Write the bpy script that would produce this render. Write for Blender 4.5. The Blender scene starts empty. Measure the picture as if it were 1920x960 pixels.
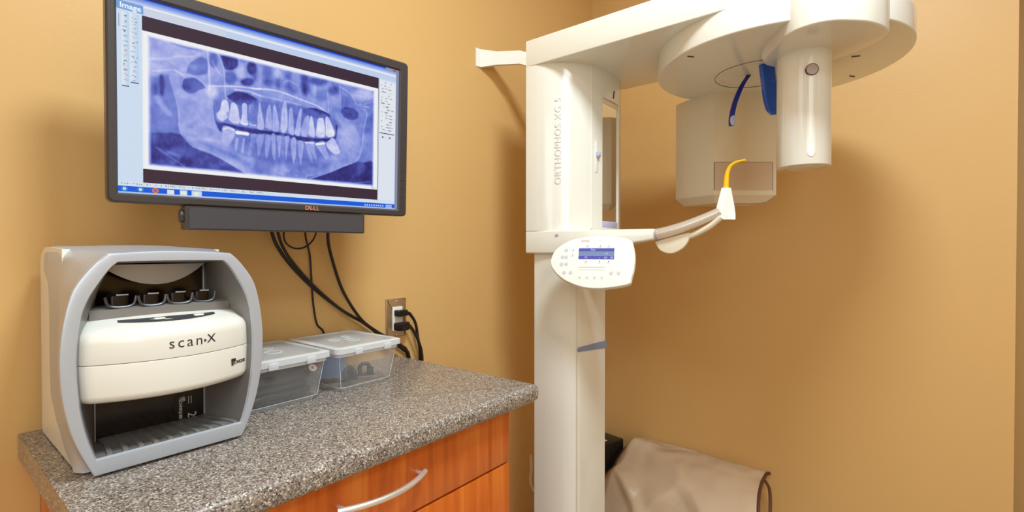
import bpy, bmesh, math, random
import numpy as np
from mathutils import Vector, Matrix, noise
R = math.radians
random.seed(4)
SC = bpy.context.scene
COL = SC.collection

# ------------------------------------------------------------------ camera, world, lights, exposure
cam_d = bpy.data.cameras.new('camera')
cam = bpy.data.objects.new('camera', cam_d)
COL.objects.link(cam)
SC.camera = cam
cam_d.sensor_width = 36.0
cam_d.lens = 36.0 * 920.0 / 1920.0
cam_d.clip_start = 0.01
cam.location = (0, 0, 1.2)
cam.rotation_euler = (R(90 - 0.65), 0, R(38.43 - 90))

world = bpy.data.worlds.new('world')
SC.world = world
world.use_nodes = True
world.node_tree.nodes['Background'].inputs[0].default_value = (1.0, 0.93, 0.85, 1)
world.node_tree.nodes['Background'].inputs[1].default_value = 0.3

SC.view_settings.view_transform = 'Standard'
SC.view_settings.look = 'None'
SC.view_settings.gamma = 1.0
SC.view_settings.use_curve_mapping = False
SC.view_settings.exposure = -0.2


def area(name, loc, aim, sx, sy, power, color):
    d = bpy.data.lights.new(name, 'AREA')
    d.shape = 'RECTANGLE'
    d.size, d.size_y = sx, sy
    d.energy = power
    d.color = color
    o = bpy.data.objects.new(name, d)
    COL.objects.link(o)
    o.location = loc
    o.rotation_euler = (Vector(aim) - Vector(loc)).to_track_quat('-Z', 'Y').to_euler()
    return o


area('ceiling_area_light', (0.60, -0.06, 2.73), (0.60, -0.06, 0), 0.42, 0.42, 47, (0.82, 0.95, 1.0))
area('ceiling_area_light', (-0.35, -1.3, 2.73), (-0.35, -1.3, 0), 1.15, 0.55, 24, (0.80, 0.945, 1.0))  # second ceiling light, unseen, added as general fill from the rear
area('camera_side_fill', (-0.9, -1.5, 1.8), (0.8, 1.0, 1.4), 1.0, 1.4, 17, (0.80, 0.945, 1.0))  # unseen area light added as fill from behind the camera; no doorway there
area('left_fill_light', (-1.3, 0.35, 1.75), (1.0, 0.6, 1.25), 0.8, 1.1, 6, (0.82, 0.95, 1.0))  # unseen area light added to brighten left-facing sides; no window there

# ------------------------------------------------------------------ materials


def lin(c):
    c = c / 255.0
    return c / 12.92 if c <= 0.04045 else ((c + 0.055) / 1.055) ** 2.4


def rgb(r, g, b):
    return (lin(r), lin(g), lin(b), 1)


def mat(name, col, rough=0.5, metal=0.0, coat=0.0, spec=0.5, bump=0.0, bscale=200.0, alpha=1.0, vary=0.0, vscale=6.0):
    m = bpy.data.materials.new(name)
    m.use_nodes = True
    nt = m.node_tree
    b = nt.nodes['Principled BSDF']
    b.inputs['Base Color'].default_value = rgb(*col)
    b.inputs['Roughness'].default_value = rough
    b.inputs['Metallic'].default_value = metal
    b.inputs['Coat Weight'].default_value = coat
    b.inputs['Coat Roughness'].default_value = 0.06
    b.inputs['Specular IOR Level'].default_value = spec
    b.inputs['Alpha'].default_value = alpha
    tc = nt.nodes.new('ShaderNodeTexCoord')
    if bump:
        n = nt.nodes.new('ShaderNodeTexNoise')
        n.inputs['Scale'].default_value = bscale
        n.inputs['Detail'].default_value = 3
        bp = nt.nodes.new('ShaderNodeBump')
        bp.inputs['Strength'].default_value = bump
        bp.inputs['Distance'].default_value = 0.002
        nt.links.new(tc.outputs['Object'], n.inputs['Vector'])
        nt.links.new(n.outputs['Fac'], bp.inputs['Height'])
        nt.links.new(bp.outputs['Normal'], b.inputs['Normal'])
    if vary:
        n = nt.nodes.new('ShaderNodeTexNoise')
        n.inputs['Scale'].default_value = vscale
        n.inputs['Detail'].default_value = 4
        mr = nt.nodes.new('ShaderNodeMapRange')
        mr.inputs['To Min'].default_value = 1 - vary
        mr.inputs['To Max'].default_value = 1 + vary
        mx = nt.nodes.new('ShaderNodeVectorMath')
        mx.operation = 'MULTIPLY'
        mx.inputs[0].default_value = rgb(*col)[:3]
        nt.links.new(tc.outputs['Object'], n.inputs['Vector'])
        nt.links.new(n.outputs['Fac'], mr.inputs['Value'])
        nt.links.new(mr.outputs['Result'], mx.inputs[1])
        nt.links.new(mx.outputs['Vector'], b.inputs['Base Color'])
    return m


M = {}
M['wall'] = mat('tan_wall_paint', (216, 174, 113), 0.42, bump=0.12, bscale=140, vary=0.03, vscale=2.2, spec=0.35)
M['ceiling'] = mat('white_ceiling_paint', (232, 228, 220), 0.8, bump=0.2)
M['floor'] = mat('beige_vinyl_floor', (186, 168, 144), 0.45, vary=0.12, vscale=14)
M['base'] = mat('brown_baseboard', (90, 66, 48), 0.5, bump=0.05)
M['cream'] = mat('cream_enamel', (232, 230, 221), 0.16, coat=0.5, bump=0.02, bscale=20)
M['cream_dull'] = mat('cream_plastic', (232, 222, 200), 0.3, coat=0.2, bump=0.02, bscale=30)
M['window'] = mat('sensor_window_film', (214, 190, 166), 0.35, bump=0.02)
M['white'] = mat('white_plastic', (240, 239, 234), 0.3, bump=0.02, bscale=60)
M['offwhite'] = mat('scanner_white_plastic', (232, 230, 222), 0.28, coat=0.25, bump=0.03, bscale=300)
M['silver'] = mat('silver_paint', (186, 192, 203), 0.3, metal=0.25, bump=0.03, bscale=900)
M['grey'] = mat('grey_cavity_plastic', (138, 135, 133), 0.36, metal=0.25, bump=0.03, bscale=300)
M['dark'] = mat('dark_glossy_plastic', (30, 22, 22), 0.16, bump=0.01)
M['black'] = mat('black_plastic', (18, 17, 18), 0.3, bump=0.02)
M['bezel'] = mat('charcoal_bezel_plastic', (62, 57, 58), 0.33, bump=0.06, bscale=900)
M['barcloth'] = mat('charcoal_speaker_cloth', (66, 62, 66), 0.7, bump=0.3, bscale=1500)
M['rubber'] = mat('black_cable_rubber', (28, 20, 18), 0.4, bump=0.02)
M['steel'] = mat('brushed_steel', (232, 226, 218), 0.3, metal=0.65, bump=0.06, bscale=500)
M['plate'] = mat('brushed_steel_plate', (200, 176, 146), 0.34, metal=0.85, bump=0.08, bscale=500)
M['rimgrey'] = mat('slot_rim_plastic', (66, 64, 68), 0.3, metal=0.1, bump=0.02)
M['ink'] = mat('dark_ink', (40, 38, 40), 0.5, bump=0.01)
M['lilac'] = mat('pale_lilac_ink', (204, 204, 216), 0.4, bump=0.01)
M['greyink'] = mat('grey_key_print', (200, 204, 212), 0.4, bump=0.01)
M['red'] = mat('faded_red_print', (226, 176, 168), 0.5, bump=0.01)
M['whiteink'] = mat('white_ink', (215, 210, 205), 0.5, bump=0.01)
M['copper'] = mat('copper_logo', (214, 150, 130), 0.35, metal=0.4, bump=0.01)
M['blue'] = mat('blue_plastic', (8, 92, 225), 0.15, coat=0.6, bump=0.01)
M['navy'] = mat('navy_blue_plastic', (30, 42, 150), 0.28, bump=0.01)
M['lav'] = mat('lavender_plastic', (186, 190, 222), 0.3, bump=0.01)
M['slate'] = mat('slate_blue_grip', (132, 148, 186), 0.35, bump=0.05)
M['yellow'] = mat('yellow_plastic', (246, 184, 20), 0.25, bump=0.01)
M['mirror'] = mat('mirror_glass', (235, 235, 232), 0.02, metal=1.0, bump=0.001)
M['apron'] = mat('tan_vinyl_apron', (248, 224, 194), 0.33, bump=0.12, bscale=90, vary=0.03)
M['trim'] = mat('brown_vinyl_binding', (92, 52, 34), 0.45, bump=0.05)
M['cap'] = mat('grey_knob_plastic', (176, 158, 158), 0.4, bump=0.02)
M['seam'] = mat('dark_brown_seam', (70, 56, 42), 0.7, bump=0.01)  # dark brown for drawn joint lines, slot marks and knob collar
M['clipgrey'] = mat('dark_grey_clip_plastic', (62, 62, 66), 0.35, bump=0.02)
M['bluegrey'] = mat('blue_grey_film_sleeve', (120, 136, 170), 0.5, bump=0.05)
M['blackfilm'] = mat('black_film_sleeves', (34, 32, 34), 0.35, bump=0.3, bscale=60)
M['pink'] = mat('pink_cap_plastic', (214, 92, 104), 0.4, bump=0.01)

# frosted bin plastic
def frosted(name, fac, col, ior_rough):
    m = bpy.data.materials.new(name)
    m.use_nodes = True
    nt = m.node_tree
    b = nt.nodes['Principled BSDF']
    b.inputs['Base Color'].default_value = rgb(*col)
    b.inputs['Roughness'].default_value = ior_rough
    out = nt.nodes['Material Output']
    tr = nt.nodes.new('ShaderNodeBsdfTransparent')
    mx = nt.nodes.new('ShaderNodeMixShader')
    lw = nt.nodes.new('ShaderNodeLayerWeight')
    lw.inputs['Blend'].default_value = 0.35
    ns = nt.nodes.new('ShaderNodeTexNoise')
    ns.inputs['Scale'].default_value = 40
    mr = nt.nodes.new('ShaderNodeMapRange')
    mr.inputs['To Min'].default_value = fac * 0.85
    mr.inputs['To Max'].default_value = min(1, fac * 1.15)
    ad = nt.nodes.new('ShaderNodeMath')
    ad.operation = 'MULTIPLY_ADD'
    ad.use_clamp = True
    ad.inputs[1].default_value = 0.25
    nt.links.new(ns.outputs['Fac'], mr.inputs['Value'])
    nt.links.new(lw.outputs['Facing'], ad.inputs[0])
    nt.links.new(mr.outputs['Result'], ad.inputs[2])
    nt.links.new(ad.outputs[0], mx.inputs[0])
    nt.links.new(tr.outputs[0], mx.inputs[1])
    nt.links.new(b.outputs[0], mx.inputs[2])
    nt.links.new(mx.outputs[0], out.inputs['Surface'])
    return m


M['clear'] = frosted('frosted_clear_plastic', 0.07, (228, 230, 234), 0.15)
M['lid'] = frosted('frosted_lid_plastic', 0.36, (228, 230, 232), 0.2)
M['rim'] = frosted('milky_rim_plastic', 0.72, (226, 230, 236), 0.2)

# wood
m = mat('cherry_wood_laminate', (204, 104, 36), 0.3, coat=0.15)
nt = m.node_tree
tc = nt.nodes.new('ShaderNodeTexCoord')
mp = nt.nodes.new('ShaderNodeMapping')
mp.inputs['Scale'].default_value = (26, 26, 1.6)
n1 = nt.nodes.new('ShaderNodeTexNoise')
n1.inputs['Scale'].default_value = 1.3
n1.inputs['Detail'].default_value = 6
n1.inputs['Distortion'].default_value = 0.8
cr = nt.nodes.new('ShaderNodeValToRGB')
cr.color_ramp.elements[0].position = 0.3
cr.color_ramp.elements[0].color = rgb(186, 86, 24)
cr.color_ramp.elements[1].position = 0.72
cr.color_ramp.elements[1].color = rgb(224, 128, 52)
e = cr.color_ramp.elements.new(0.5)
e.color = rgb(208, 105, 34)
nt.links.new(tc.outputs['Object'], mp.inputs['Vector'])
nt.links.new(mp.outputs[0], n1.inputs['Vector'])
nt.links.new(n1.outputs['Fac'], cr.inputs['Fac'])
nt.links.new(cr.outputs['Color'], nt.nodes['Principled BSDF'].inputs['Base Color'])
M['wood'] = m

# speckled countertop laminate
m = mat('speckled_stone_laminate', (150, 138, 126), 0.3, coat=0.1)
nt = m.node_tree
tc = nt.nodes.new('ShaderNodeTexCoord')
vo = nt.nodes.new('ShaderNodeTexVoronoi')
vo.inputs['Scale'].default_value = 470
sp = nt.nodes.new('ShaderNodeSeparateColor')
cr = nt.nodes.new('ShaderNodeValToRGB')
cr.color_ramp.interpolation = 'CONSTANT'
els = [(0.0, (74, 65, 60)), (0.13, (114, 103, 96)), (0.36, (150, 138, 129)), (0.58, (130, 119, 110)), (0.74, (174, 162, 151)), (0.92, (212, 203, 193))]
cr.color_ramp.elements[0].color = rgb(*els[0][1])
cr.color_ramp.elements[1].position = els[1][0]
cr.color_ramp.elements[1].color = rgb(*els[1][1])
for p, c in els[2:]:
    cr.color_ramp.elements.new(p).color = rgb(*c)
nt.links.new(tc.outputs['Object'], vo.inputs['Vector'])
nt.links.new(vo.outputs['Color'], sp.inputs[0])
nt.links.new(sp.outputs[0], cr.inputs['Fac'])
nt.links.new(cr.outputs['Color'], nt.nodes['Principled BSDF'].inputs['Base Color'])
M['stone'] = m


def glow(name, col, strength):
    m = mat(name, (5, 5, 6), 0.25)
    b = m.node_tree.nodes['Principled BSDF']
    b.inputs['Emission Color'].default_value = rgb(*col)
    b.inputs['Emission Strength'].default_value = strength
    return m


M['lcd_blue'] = glow('lcd_blue_bar', (104, 108, 212), 0.85)
M['lcd_pale'] = glow('lcd_pale_bar', (150, 172, 214), 0.85)
M['lcd_text'] = glow('lcd_white_text', (225, 230, 255), 1.0)

# ------------------------------------------------------------------ mesh helpers
ORG = {}


def org(o):
    while o is not None:
        if o.name in ORG:
            return ORG[o.name]
        o = o.parent
    return Vector((0, 0, 0))


def props(o, label=None, cat=None, group=None, kind=None):
    if label: o['label'] = label
    if cat: o['category'] = cat
    if group: o['group'] = group
    if kind: o['kind'] = kind
    return o


def thing(name, label, cat, loc, group=None, local=None):
    """Empty at the thing's base. Parts are given in world metres unless local (a rotation matrix) is set."""
    o = bpy.data.objects.new(name, None)
    o.empty_display_size = 0.05
    COL.objects.link(o)
    o.location = loc
    if local is None:
        ORG[o.name] = Vector(loc)
    else:
        o.rotation_euler = local.to_euler()
        ORG[o.name] = Vector((0, 0, 0))
    return props(o, label, cat, group)


def mk(name, bm, material, parent=None, ang=35, label=None, cat=None, group=None, kind=None, flat=False):
    if parent is not None:
        bmesh.ops.translate(bm, verts=bm.verts, vec=-org(parent))
    bmesh.ops.recalc_face_normals(bm, faces=bm.faces)
    for f in bm.faces:
        f.smooth = not flat
    for e in bm.edges:
        if len(e.link_faces) == 2 and e.calc_face_angle(0) > R(ang):
            e.smooth = False
    me = bpy.data.meshes.new(name)
    bm.to_mesh(me)
    bm.free()
    me.materials.append(material)
    o = bpy.data.objects.new(name, me)
    COL.objects.link(o)
    if parent is not None:
        o.parent = parent
    return props(o, label, cat, group, kind)


def join(*bms):
    a = bms[0]
    for b in bms[1:]:
        t = bpy.data.meshes.new('t')
        b.to_mesh(t)
        a.from_mesh(t)
        b.free()
        bpy.data.meshes.remove(t)
    return a


def box(x0, x1, y0, y1, z0, z1, bev=0.0, seg=2):
    bm = bmesh.new()
    bmesh.ops.create_cube(bm, size=1)
    bmesh.ops.scale(bm, vec=(x1 - x0, y1 - y0, z1 - z0), verts=bm.verts)
    bmesh.ops.translate(bm, vec=((x0 + x1) / 2, (y0 + y1) / 2, (z0 + z1) / 2), verts=bm.verts)
    if bev:
        bmesh.ops.bevel(bm, geom=list(bm.edges), offset=bev, segments=seg, affect='EDGES', profile=0.5)
    return bm


def loft(rings, cap0=True, cap1=True, closed=True):
    bm = bmesh.new()
    vs = [[bm.verts.new(p) for p in r] for r in rings]
    n = len(rings[0])
    for a, b in zip(vs, vs[1:]):
        for i in range(n if closed else n - 1):
            j = (i + 1) % n
            bm.faces.new((a[i], a[j], b[j], b[i]))
    if cap0: bm.faces.new(vs[0])
    if cap1: bm.faces.new(vs[-1])
    return bm


def inset(pts, d):
    """offset a closed 2D outline inwards by d"""
    n = len(pts)
    area2 = sum(pts[i][0] * pts[(i + 1) % n][1] - pts[(i + 1) % n][0] * pts[i][1] for i in range(n))
    s = 1 if area2 > 0 else -1
    out = []
    for i in range(n):
        p, q, r_ = Vector(pts[i - 1]), Vector(pts[i]), Vector(pts[(i + 1) % n])
        a = (q - p).normalized()
        b = (r_ - q).normalized()
        na = Vector((-a.y, a.x)) * s
        nb = Vector((-b.y, b.x)) * s
        m_ = (na + nb)
        if m_.length < 1e-6:
            m_ = na
        m_.normalize()
        k = d / max(0.45, m_.dot(na))
        out.append((q.x + m_.x * k, q.y + m_.y * k))
    return out


def rprism(pts, z0, z1, rt=0.0, rb=0.0, seg=4):
    """vertical prism over a 2D outline with rounded top/bottom rims"""
    rings = []
    if rb:
        for i in range(seg + 1):
            a = math.pi / 2 * i / seg
            rings.append([(x, y, z0 + rb * (1 - math.sin(a))) for x, y in inset(pts, rb * (1 - math.cos(a)) if i < seg else rb)])
        rings.reverse()
        rings = [[(x, y, z0 + rb * (1 - math.cos(math.pi / 2 * i / seg))) for x, y in inset(pts, rb * (1 - math.sin(math.pi / 2 * i / seg)))] for i in range(seg + 1)]
    else:
        rings.append([(x, y, z0) for x, y in pts])
    if rt:
        rings += [[(x, y, z1 - rt * (1 - math.sin(math.pi / 2 * i / seg))) for x, y in inset(pts, rt * (1 - math.cos(math.pi / 2 * i / seg)))] for i in range(seg + 1)]
    else:
        rings.append([(x, y, z1) for x, y in pts])
    return loft(rings)


def rrect(x0, x1, y0, y1, r, seg=5):
    pts = []
    for cx, cy, a0 in ((x1 - r, y1 - r, 0), (x0 + r, y1 - r, 90), (x0 + r, y0 + r, 180), (x1 - r, y0 + r, 270)):
        for i in range(seg + 1):
            a = R(a0 + 90 * i / seg)
            pts.append((cx + r * math.cos(a), cy + r * math.sin(a)))
    return pts


def circ(cx, cy, r, n=48, ry=None):
    ry = ry or r
    return [(cx + r * math.cos(2 * math.pi * i / n), cy + ry * math.sin(2 * math.pi * i / n)) for i in range(n)]


def catmull(pts, k=8):
    P = [Vector(p) for p in pts]
    P = [P[0] * 2 - P[1]] + P + [P[-1] * 2 - P[-2]]
    out = []
    for i in range(1, len(P) - 2):
        for j in range(k):
            t = j / k
            a, b, c, d = P[i - 1], P[i], P[i + 1], P[i + 2]
            out.append(0.5 * ((2 * b) + (c - a) * t + (2 * a - 5 * b + 4 * c - d) * t * t + (3 * b - a - 3 * c + d) * t ** 3))
    out.append(P[-2])
    return out


def tube(pts, r, n=12, k=8, smooth=True, squash=None):
    P = catmull(pts, k) if smooth else [Vector(p) for p in pts]
    N = len(P)
    rings = []
    up = None
    for i, p in enumerate(P):
        t = (P[min(i + 1, N - 1)] - P[max(i - 1, 0)]).normalized()
        if up is None:
            up = Vector((0, 0, 1)) if abs(t.z) < 0.9 else Vector((0, 1, 0))
        s = t.cross(up).normalized()
        up = s.cross(t).normalized()
        rr = r(i / (N - 1)) if callable(r) else r
        sq = squash or 1.0
        rings.append([tuple(p + s * math.cos(2 * math.pi * j / n) * rr + up * math.sin(2 * math.pi * j / n) * rr * sq) for j in range(n)])
    return loft(rings)


def xf(bm, m4):
    bmesh.ops.transform(bm, matrix=m4, verts=bm.verts)
    return bm


def frame(o, x, y, z):
    """matrix with columns x, y, z and origin o"""
    x, y, z = Vector(x), Vector(y), Vector(z)
    return Matrix(((x.x, y.x, z.x, o[0]), (x.y, y.y, z.y, o[1]), (x.z, y.z, z.z, o[2]), (0, 0, 0, 1)))


def text(s, size, depth=0.0002, align='CENTER', spacing=1.0, bold=0.0, shear=0.0):
    """lettering as a mesh in the XY plane, centred vertically on y=0"""
    cu = bpy.data.curves.new('lettering', 'FONT')
    cu.body = s
    cu.size = size
    cu.align_x = align
    cu.align_y = 'CENTER'
    cu.extrude = depth
    cu.offset = bold
    cu.shear = shear
    cu.space_character = spacing
    cu.resolution_u = 3
    o = bpy.data.objects.new('lettering', cu)
    COL.objects.link(o)
    dg = bpy.context.evaluated_depsgraph_get()
    me = bpy.data.meshes.new_from_object(o.evaluated_get(dg))
    bm = bmesh.new()
    bm.from_mesh(me)
    bpy.data.objects.remove(o)
    bpy.data.meshes.remove(me)
    bpy.data.curves.remove(cu)
    return bm


def slab(pts, t):
    """flat 2D outline in XY extruded from z=0 to z=t"""
    return loft([[(x, y, 0) for x, y in pts], [(x, y, t) for x, y in pts]])

# ------------------------------------------------------------------ the room
WY, WX = 1.20, 2.145     # monitor wall, machine wall
mk('floor', box(-1.5, 3.3, -2.2, 1.32, -0.08, 0), M['floor'], kind='structure')
mk('ceiling', box(-1.5, 3.3, -2.2, 1.32, 2.76, 2.84), M['ceiling'], kind='structure')
mk('wall_left', box(-1.5, 2.265, WY, WY + 0.12, 0, 2.76), M['wall'], kind='structure')
mk('wall_right', box(WX, WX + 0.12, -0.277, WY, 0, 2.76), M['wall'], kind='structure')
mk('wall_alcove', box(2.95, 3.07, -2.2, 1.2, 0, 2.76), M['wall'], kind='structure')
mk('wall_rear', box(-1.5, 3.07, -2.2, -2.08, 0, 2.76), M['wall'], kind='structure')
mk('wall_side', box(-1.5, -1.38, -2.08, WY, 0, 2.76), M['wall'], kind='structure')
mk('baseboard_left', box(0.90, WX, WY - 0.012, WY, 0, 0.1, 0.003), M['base'], kind='structure')
mk('baseboard_right', box(WX - 0.012, WX, -0.27, WY - 0.013, 0, 0.1, 0.003), M['base'], kind='structure')

# ------------------------------------------------------------------ x-ray unit (world metres)
CX, CY = 1.587, 0.294                       # centre of the rotating head
xr = thing('dental_xray_unit', 'cream panoramic dental x-ray unit standing on a column in the corner', 'x-ray machine', (1.42, 0.86, 0.0))

# column: flat front, rounded left flank
colp = [(1.516, 0.93), (1.516, 0.800), (1.506, 0.790), (1.345, 0.790)]
for i in range(1, 9):
    a = R(90 * i / 8)
    colp.append((1.345 - 0.056 * math.sin(a), 0.79 + 0.11 * (1 - math.cos(a))))
colp.append((1.289, 0.93))
column = mk('column', rprism(colp, 0.0, 1.20), M['cream'], xr, label='tall cream support column')
mk('grip_strip', loft([[(x, 0.7885, z0 + d) for x, z0, d in ((1.325, 0.889, 0), (1.330, 0.882, 0), (1.516, 0.866, 0), (1.516, 0.892, 0), (1.45, 0.894, 0), (1.331, 0.896, 0))],
                      [(x, 0.7902, z0 + d) for x, z0, d in ((1.325, 0.889, 0), (1.330, 0.882, 0), (1.516, 0.866, 0), (1.516, 0.892, 0), (1.45, 0.894, 0), (1.331, 0.896, 0))]]),
   M['slate'], column, label='blue-grey strip')
mk('seam', box(1.3225, 1.3235, 0.7892, 0.7905, 0.0, 1.19), M['cream_dull'], column)

# upper housing
arc = [(1.270, 0.950), (1.272, 0.915), (1.279, 0.885), (1.290, 0.858), (1.304, 0.836), (1.322, 0.814), (1.345, 0.795), (1.380, 0.777), (1.384, 0.7755)]
hous = arc + [(1.440, 0.766), (1.50, 0.764), (1.556, 0.766), (1.585, 0.772), (1.605, 0.79), (1.612, 0.82), (1.612, 0.95)]
# body with a tall recess for the mirror: lower, middle with notch, upper
notch = arc + [(1.440, 0.766), (1.440, 0.777), (1.556, 0.777), (1.556, 0.766), (1.585, 0.772), (1.605, 0.79), (1.612, 0.82), (1.612, 0.95)]
body = mk('housing', join(rprism(hous, 1.262, 1.276), rprism(notch, 1.276, 1.70), rprism(hous, 1.70, 1.790)), M['cream'], xr)
mk('patient_mirror', box(1.4405, 1.5545, 0.7705, 0.7768, 1.276, 1.70), M['mirror'], body, label='tall narrow mirror')
mk('mirror_shelf', box(1.441, 1.5545, 0.7675, 0.776, 1.277, 1.297, 0.002), M['lav'], body, label='lavender ledge under mirror')
mk('mirror_header', box(1.441, 1.5545, 0.7680, 0.776, 1.684, 1.699, 0.002), M['cream_dull'], body)
# vertical ridge between rounded flank and front, slot with purple slider
mk('edge_ridge', tube([(1.384, 0.775, 1.27), (1.384, 0.775, 1.788)], 0.0028, 8, 1, False), M['cream'], body)
mk('slider_slot', box(1.403, 1.418, 0.7690, 0.772, 1.452, 1.552, 0.0012), M['white'], body, label='white recessed slot')
mk('slider_knob', join(box(1.402, 1.420, 0.760, 0.770, 1.500, 1.518, 0.003), box(1.405, 1.411, 0.756, 0.762, 1.504, 1.512, 0.002)), M['lav'], body, label='lavender slider knob')
mk('key_slot', xf(box(-0.002, 0.002, -0.0012, 0.001, -0.013, 0.013), Matrix.Translation((1.515, 0.7635, 1.725)) @ Matrix.Rotation(R(12), 4, 'Y')), M['ink'], body)
# lettering running up the flank
fr = frame((1.2975, 0.8440, 1.543), (0, 0, 1), (-0.60, 0.80, 0), (-0.80, -0.60, 0))
tx = text('ORTHOPHOS XG 5', 0.0295, 0.00015, spacing=1.1)
mk('lettering', xf(tx, fr), M['lilac'], body, label='pale lilac lettering')

# overhead beam
beam = [(1.270, 0.950), (1.270, 0.30)]
for i in range(0, 13):
    a = R(180 + 180 * i / 12)
    beam.append((1.4685 + 0.1985 * math.cos(a), 0.26 + 0.1985 * math.sin(a)))
beam += [(1.667, 0.30), (1.667, 0.80), (1.64, 0.90), (1.60, 0.950)]
mk('overhead_beam', rprism(beam, 1.7885, 1.874, 0.006, 0.003, 3), M['cream'], xr)
# bracket to the wall
br = [(1.282, 1.199), (1.338, 1.165), (1.352, 1.150), (1.44, 1.03), (1.50, 0.93)]
def strap(path, h0, h1, th=0.012):
    rings = []
    for i, (x, y) in enumerate(path):
        a = Vector(path[max(i - 1, 0)]); b = Vector(path[min(i + 1, len(path) - 1)])
        t = (b - a).normalized(); nn = Vector((-t.y, t.x)) * th
        zl, zh = h0[i], h1[i]
        rings.append([(x, y, zl), (x, y, zh), (x + nn.x, y + nn.y, zh), (x + nn.x, y + nn.y, zl)])
    return loft(rings)
wb = mk('wall_bracket', strap([(1.303, 1.199), (1.322, 1.195), (1.360, 1.150), (1.40, 1.075), (1.46, 0.94)], [1.862, 1.862, 1.871, 1.869, 1.81], [1.927, 1.926, 1.919, 1.916, 1.862], 0.014), M['white'], xr, label='white sheet metal wall bracket')

# rotating head disc
disc = mk('rotating_head', rprism(circ(CX, CY, 0.321, 96), 1.725, 1.812, 0.026, 0.004, 6), M['cream'], xr, label='large round rotating head')
def ring(cx, cy, r0, r1, z0, z1, n=64):
    bm = bmesh.new()
    rs = [[(cx + r * math.cos(2 * math.pi * i / n), cy + r * math.sin(2 * math.pi * i / n), z) for i in range(n)] for r, z in ((r0, z0), (r1, z0), (r1, z1), (r0, z1), (r0, z0))]
    return loft(rs, False, False)
mk('seam', ring(CX + 0.02, CY + 0.045, 0.118, 0.1188, 1.7238, 1.7255), M['seam'], disc)
mk('seam', ring(CX + 0.02, CY + 0.045, 0.098, 0.0988, 1.7242, 1.7255), M['cream_dull'], disc)
for x, y, a in ((1.345, 0.45, 35), (1.80, 0.12, 35), (1.62, 0.10, 70)):
    mk('slot_mark', xf(box(-0.010, 0.010, -0.0012, 0.0012, -0.0015, 0.0005), Matrix.Translation((x, y, 1.7245)) @ Matrix.Rotation(R(-a), 4, 'Z')), M['seam'], disc)
# front block carrying the tube
blk = [(1.404, 0.288), (1.360, 0.258), (1.318, 0.232), (1.284, 0.208), (1.266, 0.183), (1.258, 0.149), (1.264, 0.122), (1.278, 0.100), (1.318, 0.060), (1.368, 0.034), (1.412, 0.024), (1.452, 0.040), (1.50, 0.09), (1.528, 0.15), (1.53, 0.205), (1.505, 0.26), (1.46, 0.288)]
bs = [(p.x, p.y) for p in catmull([(x, y, 0) for x, y in blk[:11]], 4)] + [(p.x, p.y) for p in catmull([(x, y, 0) for x, y in blk[10:]], 4)][1:]
mk('tube_housing', rprism(bs, 1.696, 1.840, 0.02, 0.004, 4), M['cream'], xr)
TX, TY, TR = 1.452, 0.199, 0.0610
tubeh = mk('xray_tube_head', rprism(circ(TX, TY, TR, 64), 1.412, 1.70, 0, 0.002, 2), M['cream'], xr, label='cylindrical x-ray tube head')
# directions on the tube surface
def tubepoint(deg, z, off=0.0):
    a = R(deg)
    return (TX + (TR + off) * math.cos(a), TY + (TR + off) * math.sin(a), z), (math.cos(a), math.sin(a), 0)
kd = 204
p, nn = tubepoint(kd, 1.641)
kf = frame(p, (-nn[1], nn[0], 0), (0, 0, 1), nn)
mk('lock_knob', xf(join(rprism(circ(0, 0, 0.0132, 32), -0.004, 0.0045, 0.0015, 0)), kf), M['cap'], tubeh, label='round grey-pink knob')
mk('knob_collar', xf(ring(0, 0, 0.0132, 0.0144, -0.004, 0.0035, 32), kf), M['seam'], tubeh)
# shallow raised track below the knob
tr_ = []
for zz in (1.430, 1.4312, 1.434, 1.438, 1.443, 1.50, 1.56, 1.63):
    w = 11 * math.sqrt(max(0.01, 1 - (max(0, 1.443 - zz) / 0.0132) ** 2))
    tr_.append([tubepoint(kd + w * (j / 4 - 1), zz, 0.0012 if 0 < j < 8 else -0.0003)[0] for j in range(9)])
mk('groove_track', loft(tr_, False, False, False), M['cream'], tubeh)
mk('end_disc', rprism(circ(TX, TY, 0.035, 32), 1.409, 1.413), M['cream_dull'], tubeh)

# sensor head on the far side
F1, F2, L2, L1 = (1.694, 0.490), (1.823, 0.327), (1.716, 0.546), (1.752, 0.622)
B1, B2 = (1.80, 0.655), (1.945, 0.47)
sp_ = [F1, ((F1[0] + F2[0]) / 2, (F1[1] + F2[1]) / 2), F2, (1.842, 0.331), (1.935, 0.42), B2, B1, (1.765, 0.642), L1, (1.732, 0.588), L2]
sens_b = inset(sp_, 0.028)
rings = [[(x, y, 1.360) for x, y in sens_b], [(x, y, 1.384) for x, y in inset(sp_, 0.001)], [(x, y, 1.386) for x, y in sp_], [(x, y, 1.7255) for x, y in sp_]]
sens = mk('sensor_head', loft(rings), M['cream_dull'], xr, ang=14, label='wide boxy sensor head')
ux, uy = 0.6215, -0.7834
nx, ny = -0.7834, -0.6215
wf = frame((F1[0], F1[1], 1.400), (ux, uy, 0), (0, 0, 1), (nx, ny, 0))
mk('sensor_window', xf(box(0.003, 0.195, 0.0, 0.092, -0.001, 0.0012), wf), M['window'], sens, label='grey-beige rectangular window')
mk('window_gap', xf(join(box(0.0012, 0.0026, 0, 0.092, -0.001, 0.0009), box(0.1955, 0.1967, 0, 0.092, -0.001, 0.0009), box(0.0026, 0.1955, 0.0921, 0.0930, -0.001, 0.0009)), wf), M['seam'], sens)

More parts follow.
